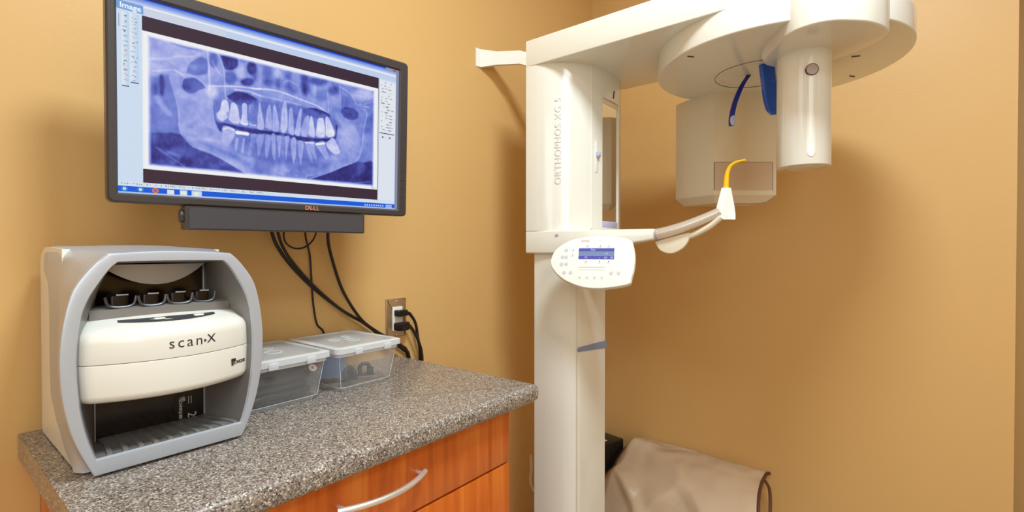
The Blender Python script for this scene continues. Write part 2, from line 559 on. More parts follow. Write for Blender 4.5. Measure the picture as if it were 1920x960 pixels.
# blue temple supports
def blade(path, w, th, wdir):
    P = catmull(path, 6)
    wd = Vector(wdir).normalized()
    rings = []
    for i, p in enumerate(P):
        t = (P[min(i + 1, len(P) - 1)] - P[max(i - 1, 0)]).normalized()
        nn = t.cross(wd).normalized()
        ww = w(i / (len(P) - 1)); hh = th
        rings.append([tuple(p + wd * ww * a + nn * hh * b) for a, b in ((-1, -0.6), (-0.8, -1), (0.8, -1), (1, -0.6), (1, 0.6), (0.8, 1), (-0.8, 1), (-1, 0.6))])
    return loft(rings)
t1 = mk('temple_support', blade([(1.600, 0.362, 1.727), (1.5767, 0.378, 1.687), (1.5647, 0.3931, 1.638), (1.5596, 0.4001, 1.596), (1.5606, 0.4000, 1.572)], lambda t: 0.0075, 0.0045, (0.62, -0.78, 0.1)), M['navy'], xr, label='thin curved navy temple rest')
mk('temple_pad', xf(rprism(circ(0, 0, 0.0085, 24, 0.015), -0.002, 0.002, 0.001), frame((1.553, 0.394, 1.586), (0.62, -0.78, 0), (0, 0, 1), (-0.78, -0.62, 0))), M['lav'], t1)
mk('temple_support', blade([(1.541, 0.302, 1.727), (1.544, 0.298, 1.68), (1.547, 0.293, 1.63), (1.552, 0.287, 1.60), (1.562, 0.279, 1.586)], lambda t: 0.021 - 0.004 * t, 0.008, (0.62, -0.78, 0.12)), M['blue'], xr, label='wide bright blue temple rest')

# patient support carriage at the foot of the housing, with the arm reaching out
carr = [(1.270, 0.950), (1.272, 0.915), (1.281, 0.86), (1.296, 0.80), (1.318, 0.72), (1.340, 0.64), (1.358, 0.56), (1.400, 0.553), (1.412, 0.60), (1.43, 0.68), (1.48, 0.745), (1.55, 0.765), (1.60, 0.79), (1.612, 0.83), (1.612, 0.95)]
def carriage():
    rings = []
    def zb(x, y):
        t = min(1, max(0, (0.80 - y) / 0.24))
        return 1.190 + 0.041 * t
    for k in range(4):
        a = R(30 * k)
        rings.append([(x, y, zb(x, y) + 0.006 * (1 - math.sin(a))) for x, y in inset(carr, 0.006 * (1 - math.cos(a)))][::1])
    bot = [[(x, y, zb(x, y) + 0.006 * (1 - math.cos(R(30 * k)))) for x, y in inset(carr, 0.006 * (1 - math.sin(R(30 * k))))] for k in range(4)]
    top = [[(x, y, 1.2625 - 0.005 * (1 - math.sin(R(30 * k)))) for x, y in inset(carr, 0.005 * (1 - math.cos(R(30 * k))))] for k in range(4)]
    return loft(bot + top)
cr_ = mk('support_arm', carriage(), M['cream'], xr, label='cream arm reaching out from foot of housing')
mk('arm_collar', tube([(1.380, 0.558, 1.2455), (1.3803, 0.5535, 1.2463)], 0.0180, 24, 1, False), M['cap'], cr_)
mk('arm_screw', xf(rprism(circ(0, 0, 0.006, 20, 0.0045), -0.002, 0.002), frame((1.2865, 0.842, 1.247), (0.36, -0.93, 0), (0, 0, 1), (-0.93, -0.36, 0))), M['cap'], cr_)
chin = mk('support_rail', tube([(1.380, 0.575, 1.244), (1.385, 0.53, 1.2535), (1.392, 0.48, 1.2685), (1.401, 0.425, 1.290), (1.406, 0.388, 1.307)], lambda t: 0.0165 - 0.004 * t, 24), M['steel'], xr, label='shiny steel rail curving upward')
mk('lower_rail', tube([(1.405, 0.482, 1.236), (1.405, 0.45, 1.249), (1.405, 0.415, 1.268), (1.404, 0.385, 1.292)], 0.0085, 16), M['cream_dull'], xr, label='thin second rail')
dsh = [(-0.036, 0.004), (0.058, 0.028), (0.060, 0.012), (0.050, -0.008), (0.034, -0.022), (0.012, -0.031), (-0.010, -0.028), (-0.026, -0.016)]
mk('hinge_flap', xf(rprism([(p.x, p.y) for p in catmull([(a, b, 0) for a, b in dsh + dsh[:1]], 4)][:-1], -0.011, 0.011, 0.003, 0.003, 3),
                    frame((1.398, 0.531, 1.222), (0.17, -0.985, 0), (0, 0, 1), (-0.985, -0.17, 0))), M['cream_dull'], xr, label='rounded translucent-looking hinge flap')
hold = loft([[(x, y, z) for x, y in ((cx - w, cy + w * 1.26), (cx - d, cy - w * 0.2), (cx + w * 0.9, cy - w * 1.26), (cx + w + d * 0.7, cy - w * 0.8), (cx + d, cy + w * 0.5))]
             for z, w, d, cx, cy in ((1.284, 0.010, 0.006, 1.412, 0.366), (1.297, 0.0155, 0.009, 1.412, 0.374), (1.318, 0.0155, 0.010, 1.411, 0.376), (1.345, 0.0115, 0.008, 1.410, 0.375), (1.370, 0.0080, 0.006, 1.409, 0.374))])
mk('bite_holder', hold, M['white'], xr, ang=25, label='white tapered bite piece holder')
mk('bite_piece', tube([(1.414, 0.3765, 1.368), (1.415, 0.3755, 1.395), (1.415, 0.372, 1.415), (1.415, 0.364, 1.430), (1.415, 0.350, 1.438), (1.415, 0.335, 1.4405), (1.415, 0.327, 1.4405)], lambda t: 0.0078 - 0.0048 * min(1, t * 1.25) + (0.0012 if t > 0.97 else 0), 12), M['yellow'], xr, label='hooked yellow bite piece')

# control panel in front of the column
pn = Vector((-0.896, -0.348, 0.2756)); pr_ = Vector((0.3621, -0.9322, 0)); pu = Vector((0.2569, 0.0998, 0.9613))
pf = frame((1.241, 0.688, 1.166), pr_, pu, pn)
outl = [(-0.1233, 0.0151), (-0.1134, 0.0363), (-0.0967, 0.051), (-0.0722, 0.0656), (-0.0489, 0.0719), (-0.0149, 0.0773), (0.0233, 0.0794), (0.0536, 0.0767), (0.0865, 0.0725), (0.1058, 0.0637), (0.1122, 0.0378), (0.1148, 0.0115), (0.1125, -0.0192), (0.1065, -0.0451), (0.1025, -0.0595), (0.0796, -0.0668), (0.0506, -0.072), (0.0139, -0.0758), (-0.0237, -0.0736), (-0.0546, -0.065), (-0.0814, -0.0531), (-0.1043, -0.0361), (-0.1197, -0.0171), (-0.1255, -0.0011)]
o1 = [(p.x, p.y) for p in catmull([(a, b, 0) for a, b in outl[9:] + outl[:10]], 3)][:-1]
cp = mk('control_panel', xf(rprism(o1, -0.026, 0.0, 0.003, 0.008, 4), pf), M['white'], xr, label='white egg-shaped control panel')
mk('panel_mount', xf(rprism(rrect(-0.03, 0.05, -0.03, 0.045, 0.01), -0.075, -0.025), pf), M['cream_dull'], xr)
mk('panel_back', xf(rprism(inset(o1, -0.0015), -0.030, -0.010, 0.004, 0.010, 4), pf), M['cream_dull'], cp, label='beige rear shell')
lcd = mk('display', xf(box(-0.0432, 0.0578, 0.0325, 0.0418, -0.001, 0.0006), pf), M['lcd_blue'], cp, label='small blue lit display')
mk('display_row', xf(box(-0.0434, 0.0578, 0.0190, 0.0323, -0.001, 0.0006), pf), M['lcd_pale'], lcd)
mk('display_row', xf(box(-0.0436, 0.0578, 0.0091, 0.0188, -0.001, 0.0006), pf), M['lcd_blue'], lcd)
for s, x, y, sz in (('Pan', -0.002, 0.037, 0.009), ('P1', -0.021, 0.014, 0.009), ('-', 0.016, 0.014, 0.009), ('62', 0.034, 0.014, 0.009), ('08', 0.051, 0.014, 0.009), ('kV', 0.036, 0.0255, 0.008)):
    mk('display_text', xf(xf(text(s, sz, 0.0002), Matrix.Translation((x, y, 0.0008))), pf), M['lcd_text'], lcd)
for (x, y) in [(-0.0183, 0.0483), (0.0183, 0.0482), (0.0425, 0.0481), (-0.021, 0.0021), (0.017, 0.0023), (0.0424, 0.0025), (-0.0597, 0.0363), (-0.0605, 0.0218), (-0.0372, -0.0445), (-0.0159, -0.0441), (0.0052, -0.0438), (0.0253, -0.0434)]:
    b = mk('button', xf(rprism([(x + a, y + c) for a, c in circ(0, 0, 0.0058, 20, 0.0048)], -0.0005, 0.0009, 0.0004), pf), M['white'], cp)
    mk('button_mark', xf(slab([(x - 0.001, y - 0.0020), (x + 0.0022, y), (x - 0.001, y + 0.0020)], 0.0011), pf), M['ink'], b)
for (x, y) in [(-0.0801, 0.0363), (-0.0899, 0.0153), (-0.0789, 0.0153), (-0.0919, -0.0064), (-0.0778, -0.0055), (-0.0827, -0.031), (-0.064, -0.0308), (0.0508, -0.0307), (0.0714, -0.0304)]:
    mk('function_key', xf(rprism([(x + a, y + c) for a, c in circ(0, 0, 0.0055, 20)], -0.0005, 0.0007, 0.0003), pf), M['greyink'], cp, label='pale blue-grey key')
mk('indicator_strip', xf(join(box(-0.0415, 0.0327, -0.0155, -0.0132, -0.0005, 0.0004), box(-0.0415, 0.0327, -0.0225, -0.0210, -0.0005, 0.0004)), pf), M['greyink'], cp)
mk('brand_mark', xf(xf(text('sirona', 0.0095, 0.0002, bold=0.0003), Matrix.Translation((-0.026, 0.0645, 0.0004))), pf), M['red'], cp, label='small faded red lettering')
mk('status_mark', xf(slab([(0.013, 0.0655), (0.023, 0.0655), (0.023, 0.067), (0.013, 0.067)], 0.0005), pf), M['greyink'], cp)

# ------------------------------------------------------------------ counter and cabinet
CZ = 0.881
def countertop():
    bm = bmesh.new()
    bmesh.ops.create_cube(bm, size=1)
    x0, x1, y0, y1, z0, z1 = 0.131, 0.957, 0.673, WY - 0.001, 0.841, CZ
    bmesh.ops.scale(bm, vec=(x1 - x0, y1 - y0, z1 - z0), verts=bm.verts)
    bmesh.ops.translate(bm, vec=((x0 + x1) / 2, (y0 + y1) / 2, (z0 + z1) / 2), verts=bm.verts)
    # chamfer-free left side; right front corner and front rim rounded
    ve = [e for e in bm.edges if all(v.co.x > x1 - 1e-4 and v.co.y < y0 + 1e-4 for v in e.verts)]
    bmesh.ops.bevel(bm, geom=ve, offset=0.012, segments=5, affect='EDGES', profile=0.5)
    rim = [e for e in bm.edges if (all(v.co.z > z1 - 1e-4 for v in e.verts) or all(v.co.z < z0 + 1e-4 for v in e.verts))
           and not all(v.co.y > y1 - 1e-4 for v in e.verts) and not all(v.co.x < x0 + 1e-4 for v in e.verts)]
    bmesh.ops.bevel(bm, geom=rim, offset=0.0135, segments=5, affect='EDGES', profile=0.5)
    return bm
mk('countertop', countertop(), M['stone'], None, label='speckled grey-brown stone-look countertop carrying the scanner', cat='countertop')
cab = thing('drawer_cabinet', 'cherry wood drawer cabinet under the speckled countertop', 'cabinet', (0.52, 0.95, 0.0))
mk('carcass', join(box(0.158, 0.876, 0.726, WY - 0.002, 0.10, 0.840, 0.001), box(0.158, 0.876, 0.79, WY - 0.002, 0.0, 0.10)), M['wood'], cab)
for z0, z1 in ((0.716, 0.836), (0.412, 0.711), (0.108, 0.407)):
    d = mk('drawer', box(0.160, 0.878, 0.705, 0.7255, z0, z1, 0.0015), M['wood'], cab)
    hz = (z0 + z1) / 2 + 0.012
    if z1 < 0.8: hz = z1 - 0.07
    hp = []
    hl = 0.522; hw = 0.081
    pts = [(hl + hw * s, 0.688 - 0.020 * (1 - s * s), hz) for s in np.linspace(-1.12, 1.12, 9)]
    h = mk('handle', xf(tube(pts, lambda t: 0.0052, 12, 4), Matrix.Identity(4)), M['steel'], d, label='bowed brushed steel handle')
    for s in (-1, 1):
        mk('handle_post', tube([(hl + hw * s, 0.706, hz), (hl + hw * s, 0.686, hz)], 0.0042, 12, 1, False), M['steel'], h)

# ------------------------------------------------------------------ scanner
SX = 0.2685
sc_ = thing('plate_scanner', 'silver and white film plate scanner standing on the countertop', 'scanner', (SX, 1.03, CZ))
hw = [(0.004, 0.098), (0.03, 0.109), (0.06, 0.1195), (0.09, 0.1265), (0.12, 0.1310), (0.15, 0.1330), (0.18, 0.1330), (0.21, 0.1305), (0.24, 0.1255), (0.265, 0.1185), (0.285, 0.107), (0.302, 0.094), (0.315, 0.081)]
hw2 = [(a, b) for a, b, _ in [tuple(p) for p in catmull([(z, w, 0) for z, w in hw], 3)]]
NB = 12
def outline(side, top_z, bot_z, y, n=NB, crown=0.004):
    """side: list of (z, halfwidth) going up; returns closed ring of world points"""
    L = []
    z0, w0 = side[0]; z1, w1 = side[-1]
    for i in range(n + 1):                     # bottom, left to right
        t = i / n
        L.append((SX - w0 + 2 * w0 * t, y(z0), CZ + bot_z))
    for z, w in side[1:]:
        L.append((SX + w, y(z), CZ + z))
    for i in range(1, n):                      # top, right to left
        t = i / n
        L.append((SX + w1 - 2 * w1 * t, y(z1), CZ + z1 + crown * math.sin(math.pi * t)))
    for z, w in reversed(side[1:]):
        L.append((SX - w, y(z), CZ + z))
    return L
FY = 0.875
side_front = hw2
def shrink(s, d): return [(z + (d if i == 0 else 0) - (d if i == len(s) - 1 else 0), w - d) for i, (z, w) in enumerate(s)]
# side outline of the rear box sampled at the same count
def side_rect(w, ztop, ch):
    out = []
    for z, _ in side_front:
        zz = 0.004 + (z - 0.004) * (ztop - 0.004) / (side_front[-1][0] - 0.004)
        ww = w - max(0, (zz - (ztop - ch))) * 0.75
        out.append((zz, ww))
    return out
wave = [(0.0, 0.925), (0.031, 1.002), (0.060, 1.055), (0.086, 1.084), (0.13, 1.090), (0.188, 1.090), (0.235, 1.090), (0.262, 1.096), (0.289, 1.134), (0.324, 1.120)]
def interp(tab, z):
    for (a, b), (c, d) in zip(tab, tab[1:]):
        if z <= c:
            t = (z - a) / (c - a); t = t * t * (3 - 2 * t) if abs(d - b) > 0.02 else t
            return b + (d - b) * max(0, t)
    return tab[-1][1]
mid = side_rect(0.1125, 0.3235, 0.012)
rear = side_rect(0.1115, 0.3260, 0.012)
blend = [(0.7 * a[0] + 0.3 * b[0], 0.55 * a[1] + 0.45 * b[1]) for a, b in zip(side_front, mid)]
rings = [outline(shrink(side_front, 0.004), 0, 0.008, lambda z: FY),
         outline(shrink(side_front, 0.001), 0, 0.005, lambda z: FY + 0.0012),
         outline(side_front, 0, 0.004, lambda z: FY + 0.005),
         outline([(z, w - 0.0035) for z, w in side_front], 0, 0.004, lambda z: FY + 0.026),
         outline(blend, 0, 0.004, lambda z: 0.5 * (FY + 0.026) + 0.5 * (0.45 * FY + 0.55 * interp(wave, z)) ),
         outline(mid, 0, 0.004, lambda z: 0.45 * FY + 0.55 * interp(wave, z) + 0.012),
         outline(rear, 0, 0.004, lambda z: interp(wave, z))]
# opening in the front
ih = [(0.026, 0.0965), (0.06, 0.106), (0.10, 0.1130), (0.14, 0.1165), (0.18, 0.1165), (0.22, 0.1130), (0.25, 0.1040), (0.275, 0.0910), (0.294, 0.0790), (0.303, 0.0700)]
ih2 = [(p[0], p[1]) for p in catmull([(z, w, 0) for z, w in ih], 4)]
N = len(side_front)
def resample(s, n):
    zs = [z for z, _ in s]; ws = [w for _, w in s]
    q = np.linspace(0, len(s) - 1, n)
    return [(float(np.interp(t, range(len(s)), zs)), float(np.interp(t, range(len(s)), ws))) for t in q]
inn = resample(ih2, N)
def scn_shell():
    bm = bmesh.new()
    R_ = [[bm.verts.new(p) for p in r] for r in rings]
    I0 = [bm.verts.new((x, FY, z)) for x, y, z in outline(inn, 0, inn[0][0], lambda z: FY, crown=0.001)]
    I1 = [bm.verts.new((x, FY + 0.004, z)) for x, y, z in outline([(z + (0.002 if i == 0 else 0), w - 0.002) for i, (z, w) in enumerate(inn)], 0, inn[0][0] + 0.002, lambda z: FY, crown=0.001)]
    seq = [I1, I0] + R_
    for a, b in zip(seq, seq[1:]):
        for i in range(len(a)):
            j = (i + 1) % len(a)
            bm.faces.new((a[i], a[j], b[j], b[i]))
    return bm
shell = mk('silver_body', scn_shell(), M['silver'], sc_, ang=50, label='silver barrel-shaped front body')
# cavity walls
bkz = [(0.0205, 0.0775), (0.296, 0.0775)]
bk = [(0.0205 + (0.296 - 0.0205) * i / (N - 1), 0.0770) for i in range(N)]
def backy(x): return 0.985 - 0.0 + 1.4 * (x - SX) ** 2
c0 = outline([(z + (0.002 if i == 0 else 0), w - 0.002) for i, (z, w) in enumerate(inn)], 0, inn[0][0] + 0.002, lambda z: FY + 0.004, crown=0.001)
c1 = outline(bk, 0, 0.0195, lambda z: 0.985, crown=0)
mk('cavity_lining', loft([c0, c1], False, False), M['grey'], sc_, ang=30, label='grey recess lining')
mk('cavity_back', box(SX - 0.0755, SX + 0.0755, 0.982, 0.986, CZ + 0.021, CZ + 0.294), M['dark'], sc_, label='dark glossy back of recess')
for xs in (-1, 1):
    mk('edge_strip', box(SX + xs * 0.0765 - 0.0012, SX + xs * 0.0765 + 0.0012, 0.979, 0.983, CZ + 0.021, CZ + 0.294, 0.0005), M['silver'], sc_)
# ribbed tray
ribs = [box(SX - 0.074, SX + 0.075, FY + 0.012, 0.982, CZ + 0.0195, CZ + 0.0245)]
for i in range(10):
    xx = SX - 0.084 + 0.0187 * i
    ribs.append(loft([[(xx + dx * 1.05, FY + 0.006, CZ + 0.0265 + dz), (xx + dx * 1.05 + 0.006, FY + 0.006, CZ + 0.0265 + dz), (SX + (xx + dx - SX) * 0.84 + 0.005, 0.980, CZ + 0.0215 + dz), (SX + (xx + dx - SX) * 0.84, 0.980, CZ + 0.0215 + dz)] for dx, dz in ((0, -0.003), (0.0015, 0.0042))]))
mk('ribbed_tray', join(*ribs), M['grey'], sc_, label='grey ribbed output tray')
# curved tongue hanging at the top
tg = []
for zf in range(2):
    row = []
    for i in range(21):
        t = -1 + 2 * i / 20
        row.append((t, 1 - t * t))
tgl = loft([[(SX - 0.004 + 0.0735 * (-1 + 2 * i / 20), 0.952 + dy - 0.010 * (1 - (-1 + 2 * i / 20) ** 2), CZ + (0.297 if k else 0.2985 - 0.034 * (1 - (-1 + 2 * i / 20) ** 2))) for i in range(21)] for k, dy in ((1, 0), (0, 0))], False, False, False)
tgl2 = loft([[(p.co.x, p.co.y + 0.002, p.co.z) for p in list(tgl.verts)[:21]], [(p.co.x, p.co.y + 0.002, p.co.z) for p in list(tgl.verts)[21:]]], False, False, False)
mk('upper_guide', join(tgl, tgl2), M['silver'], sc_, label='curved silver guide hanging in recess')
# film slots
def arcy(x, y0=0.902): return y0 + 1.7 * (x - SX) ** 2
fp = []
xs_ = np.linspace(-0.094, 0.094, 25)
rail = loft([[(SX + x, arcy(SX + x) + a, CZ + b) for x in xs_] for a, b in ((0, 0.205), (0, 0.2315), (0.006, 0.2345), (0.050, 0.2345), (0.050, 0.205))], False, False, False)
feeder = mk('film_feeder', rail, M['grey'], sc_, ang=30, label='grey film feeding rail')
slots = [(-0.058, 0.0215), (-0.020, 0.0205), (0.017, 0.0205), (0.053, 0.0195)]
for x, w in slots:
    yy = arcy(SX + x) + 0.012
    bm = rprism(rrect(SX + x - w * 0.55, SX + x + w * 0.55, yy, yy + 0.022, 0.004), CZ + 0.225, CZ + 0.2520, 0.003)
    s_ = mk('slot_pocket', bm, M['black'], feeder, label='glossy black slot pocket')
    arc_ = [(SX + x - w * 0.88, yy - 0.006, CZ + 0.2500), (SX + x - w * 0.74, yy - 0.007, CZ + 0.2385), (SX + x - w * 0.35, yy - 0.008, CZ + 0.2345), (SX + x + w * 0.35, yy - 0.008, CZ + 0.2345), (SX + x + w * 0.74, yy - 0.007, CZ + 0.2385), (SX + x + w * 0.88, yy - 0.006, CZ + 0.2500)]
    mk('slot_rim', tube(arc_, 0.0021, 8, 4), M['rimgrey'], s_)
    mk('slot_lip', box(SX + x - w * 0.2, SX + x + w * 0.5, yy - 0.001, yy + 0.001, CZ + 0.2510, CZ + 0.2532, 0.0003), M['silver'], s_)
# front cover: two bowed white shells
def cover(z0, z1, w0, w1, rt, rb, y0=0.848, top=None):
    prof = []                                  # vertical profile (offset inwards, z)
    for i in range(6):
        a = R(90 * i / 5)
        prof.append((rb * (1 - math.sin(a)), z0 + rb * (1 - math.cos(a))))
    for i in range(6):
        a = R(90 * i / 5)
        prof.append((rt * (1 - math.cos(a)), z1 - rt * (1 - math.sin(a))))
    if top: prof = prof[:6] + top
    rings = []
    for d, z in prof:
        t = (z - z0) / (z1 - z0)
        w = w0 + (w1 - w0) * t
        row = []
        for i in range(25):
            s = -1 + 2 * i / 24
            e = 0.010 * max(0, abs(s) - 0.90) / 0.10
            row.append((SX + s * (w - min(d, 0.013) * 0.6), y0 + d + 2.9 * (s * w) ** 2 + e * e * 90, CZ + z))
        row.append((SX + w - min(d, 0.013) * 0.6, FY + 0.048, CZ + z))
        row.append((SX - w + min(d, 0.013) * 0.6, FY + 0.048, CZ + z))
        rings.append(row)
    return loft(rings)
up = mk('upper_cover', cover(0.1590, 0.2225, 0.1160, 0.1130, 0.016, 0.0008, top=[(0, 0.188), (0.001, 0.195), (0.0045, 0.2015), (0.0115, 0.2068), (0.0215, 0.2108), (0.040, 0.2165), (0.056, 0.2215)]), M['offwhite'], sc_, ang=50, label='white bowed upper cover')
mk('lower_cover', cover(0.1030, 0.1582, 0.1125, 0.1158, 0.0008, 0.012), M['offwhite'], sc_, ang=50, label='white bowed lower cover')
# button strip on the cover's top
st0, st1 = -0.066, 0.062
def sy(x, b): return 0.8720 + 2.9 * x * x + b
def sz(x, b): return 0.2119 + (b - 0.0) * 0.31
def sb(x, front): return 0.0085 * (((x + 0.002) / 0.065) ** 2) if front else 0.0165 - 0.003 * abs(x) / 0.065
strip = loft([[(SX + x, sy(x, sb(x, True)), CZ + sz(x, sb(x, True)) + h) for x in np.linspace(st0, st1, 17)] + [(SX + x, sy(x, sb(x, False)), CZ + sz(x, sb(x, False)) + h) for x in np.linspace(st1, st0, 17)] for h in (-0.001, 0.0008)])
strip_o = mk('button_strip', strip, M['clipgrey'], sc_, label='dark grey strip with two white buttons')
for x in (-0.018, 0.036):
    mk('button', rprism(circ(SX + x, sy(x, 0.0095), 0.0075, 24, 0.0050), CZ + sz(x, 0.0095), CZ + sz(x, 0.0095) + 0.0022, 0.0006), M['white'], strip_o)
# lettering bent onto the bowed cover
def bend(bm, xc, zc, y0=0.848, w=None):
    for v in bm.verts:
        x = xc + v.co.x
        d = v.co.z
        v.co = Vector((x, y0 + 2.9 * (x - SX) ** 2 - 0.0003 - d, CZ + zc + v.co.y))
    return bm
mk('lettering', bend(text('scan', 0.0225, 0.0003, spacing=1.22, align='RIGHT', bold=-0.0002), 0.2985, 0.1802), M['ink'], up, label='dark scan lettering')
mk('lettering', bend(text('X', 0.0185, 0.0003, align='LEFT'), 0.3045, 0.1802), M['ink'], up)
mk('arrow_mark', bend(slab([(0, -0.0022), (0.0038, 0), (0, 0.0022)], 0.0006), 0.3000, 0.1790), M['ink'], up)
lo = bpy.data.objects['lower_cover']
mk('logo_block', bend(join(slab([(-0.0042, 0.0), (-0.0012, 0.0), (-0.0012, 0.0052), (-0.0042, 0.0052)], 0.0006), slab([(-0.0008, 0.0), (0.0018, 0.0), (0.0018, 0.0052), (-0.0008, 0.0052)], 0.0006),
                      slab([(-0.0038, -0.0058), (-0.0012, -0.0058), (-0.0012, -0.0006), (-0.0038, -0.0006)], 0.0006), slab([(-0.0002, -0.0058), (0.0010, -0.0058), (0.0010, -0.0006), (-0.0002, -0.0006)], 0.0006)), 0.3490, 0.1345), M['ink'], lo)
mk('lettering', bend(xf(text('CHNIQUES', 0.0072, 0.0003, align='LEFT', bold=0.0001), Matrix.Diagonal((0.60, 1, 1, 1))), 0.3506, 0.1325), M['ink'], lo)
mk('lettering', bend(text('R', 0.006, 0.0003, align='LEFT', bold=0.0002), 0.3506, 0.1372), M['ink'], lo)
# sticker inside the lower recess
stk = mk('sticker', xf(slab(rrect(-0.0185, 0.0185, -0.025, 0.025, 0.005), 0.0006), frame((0.3165, 0.9818, CZ + 0.0435), (1, 0, 0), (0, 0, 1), (0, -1, 0))), M['black'], sc_, label='black sticker with white lettering')
def onstick(bm, x, z): return xf(bm, frame((0.3165 + x, 0.9811, CZ + 0.0435 + z), (0, 0, -1), (1, 0, 0), (0, -1, 0)))
mk('lettering', onstick(text('AIR', 0.0055, 0.0002, align='LEFT', bold=0.0002), -0.0035, 0.020), M['whiteink'], stk)
mk('lettering', onstick(text('TECHNIQUES', 0.0062, 0.0002, align='LEFT', bold=0.0002), -0.0085, 0.020), M['whiteink'], stk)
mk('lettering', onstick(text('2', 0.019, 0.0002), 0.0085, -0.014), M['whiteink'], stk)
for x in (0.004, 0.008):
    mk('fine_print', onstick(join(*[slab([(i * 0.0022, -0.0006), (i * 0.0022 + 0.0016, -0.0006), (i * 0.0022 + 0.0016, 0.0006), (i * 0.0022, 0.0006)], 0.0003) for i in range(6)]), x, 0.019), M['whiteink'], stk)
# white rear shell
shp = [(-0.1108, 0.926), (-0.1108, 1.174), (0.1108, 1.174), (0.1108, 0.926)]
def rear_shell():
    # profile in the Y-Z plane, extruded in X
    prof = [(0.930, 0.003), (1.174, 0.003), (1.176, 0.02), (1.176, 0.298), (1.168, 0.312), (1.140, 0.3235), (1.120, 0.3250), (1.00, 0.321), (0.998, 0.30), (0.998, 0.018), (0.94, 0.016)]
    a = [(SX - 0.1095, y, CZ + z) for y, z in prof]
    b = [(SX + 0.1095, y, CZ + z) for y, z in prof]
    return loft([a, b])
mk('rear_shell', rear_shell(), M['offwhite'], sc_, ang=25, label='white rear shell')
for x in (-0.09, 0.09):
    for y in (0.93, 1.14):
        mk('foot', rprism(circ(SX + x * 0.9, y, 0.008, 16), CZ, CZ + 0.006), M['black'], sc_)

# ------------------------------------------------------------------ monitor
mx = Vector((0.992, -0.1295, 0.0045)).normalized()
mdn = Vector((-0.0155, 0.042, -0.999))
mup = (-(mdn) - mx * (-(mdn)).dot(mx)).normalized()
mn = mx.cross(mup)                      # towards the wall is +, so flip
rot = Matrix((mx, mn * -1.0, mup)).transposed()
if rot.determinant() < 0:
    rot = Matrix((mx, mn, mup)).transposed()
mon = thing('monitor', 'black-framed flat monitor on the wall showing a panoramic tooth x-ray', 'monitor', (0.4885, 0.960, 1.4605), local=rot)
# local axes: x right, y towards the wall, z up; the front face is at y = 0
W2, H2 = 0.278, 0.1805
dx, dz = -0.0045, -0.0030
DW, DH = 0.2592, 0.162
def bezel():
    o = rrect(-W2, W2, -H2, H2, 0.010)
    i_ = rrect(dx - DW, dx + DW, dz - DH, dz + DH, 0.001)
    rs = [[(x, 0.046, z) for x, z in inset(o, 0.012)], [(x, 0.034, z) for x, z in o], [(x, 0.003, z) for x, z in o], [(x, 0.0, z) for x, z in inset(o, 0.003)],
          [(x, 0.0, z) for x, z in inset(i_, -0.0035)], [(x, 0.0035, z) for x, z in i_], [(x, 0.0060, z) for x, z in i_]]
    return loft(rs, True, False)
mk('bezel', bezel(), M['bezel'], mon, ang=20)
mk('wall_arm', join(box(-0.05, 0.05, 0.046, 0.056, -0.05, 0.05, 0.002), box(-0.02, 0.02, 0.054, 0.19, -0.018, 0.018, 0.004)), M['black'], mon)
# speaker bar hooked under the screen
bar = mk('speaker_bar', loft([[(x, y, z) for x, z in rrect(-0.173, 0.166, -0.2235, -0.1812, 0.003)] for y in (-0.006, 0.030)]), M['bezel'], mon, label='dark grey speaker bar under screen')
mk('speaker_cloth', loft([[(x, y, z) for x, z in rrect(-0.167, 0.163, -0.2205, -0.1840, 0.002)] for y in (-0.0072, 0.0)]), M['barcloth'], bar)
mk('volume_knob', xf(rprism(circ(0, 0, 0.0115, 28), 0, 0.006, 0.001), frame((-0.1725, 0.012, -0.199), (0, 1, 0), (0, 0, 1), (-1, 0, 0))), M['bezel'], bar)
lg = frame((0.052, -0.0004, -0.1735), (1, 0, 0), (0, 0, 1), (0, -1, 0))
for s, x, sh in (('D', -0.0105, 0), ('E', -0.0030, 28), ('L', 0.0048, 0), ('L', 0.0112, 0)):
    mk('logo_letter', xf(xf(text(s, 0.0112, 0.0002, bold=0.0004), Matrix.Translation((x, 0, 0)) @ Matrix.Rotation(R(sh), 4, 'Z')), lg), M['copper'], mon)
for k in range(5):
    mk('menu_button', xf(box(-0.005, 0.005, -0.0006, 0.0006, 0, 0.0006), frame((0.2665, -0.0002, -0.075 - 0.019 * k), (1, 0, 0), (0, 0, 1), (0, -1, 0))), M['barcloth'], mon)

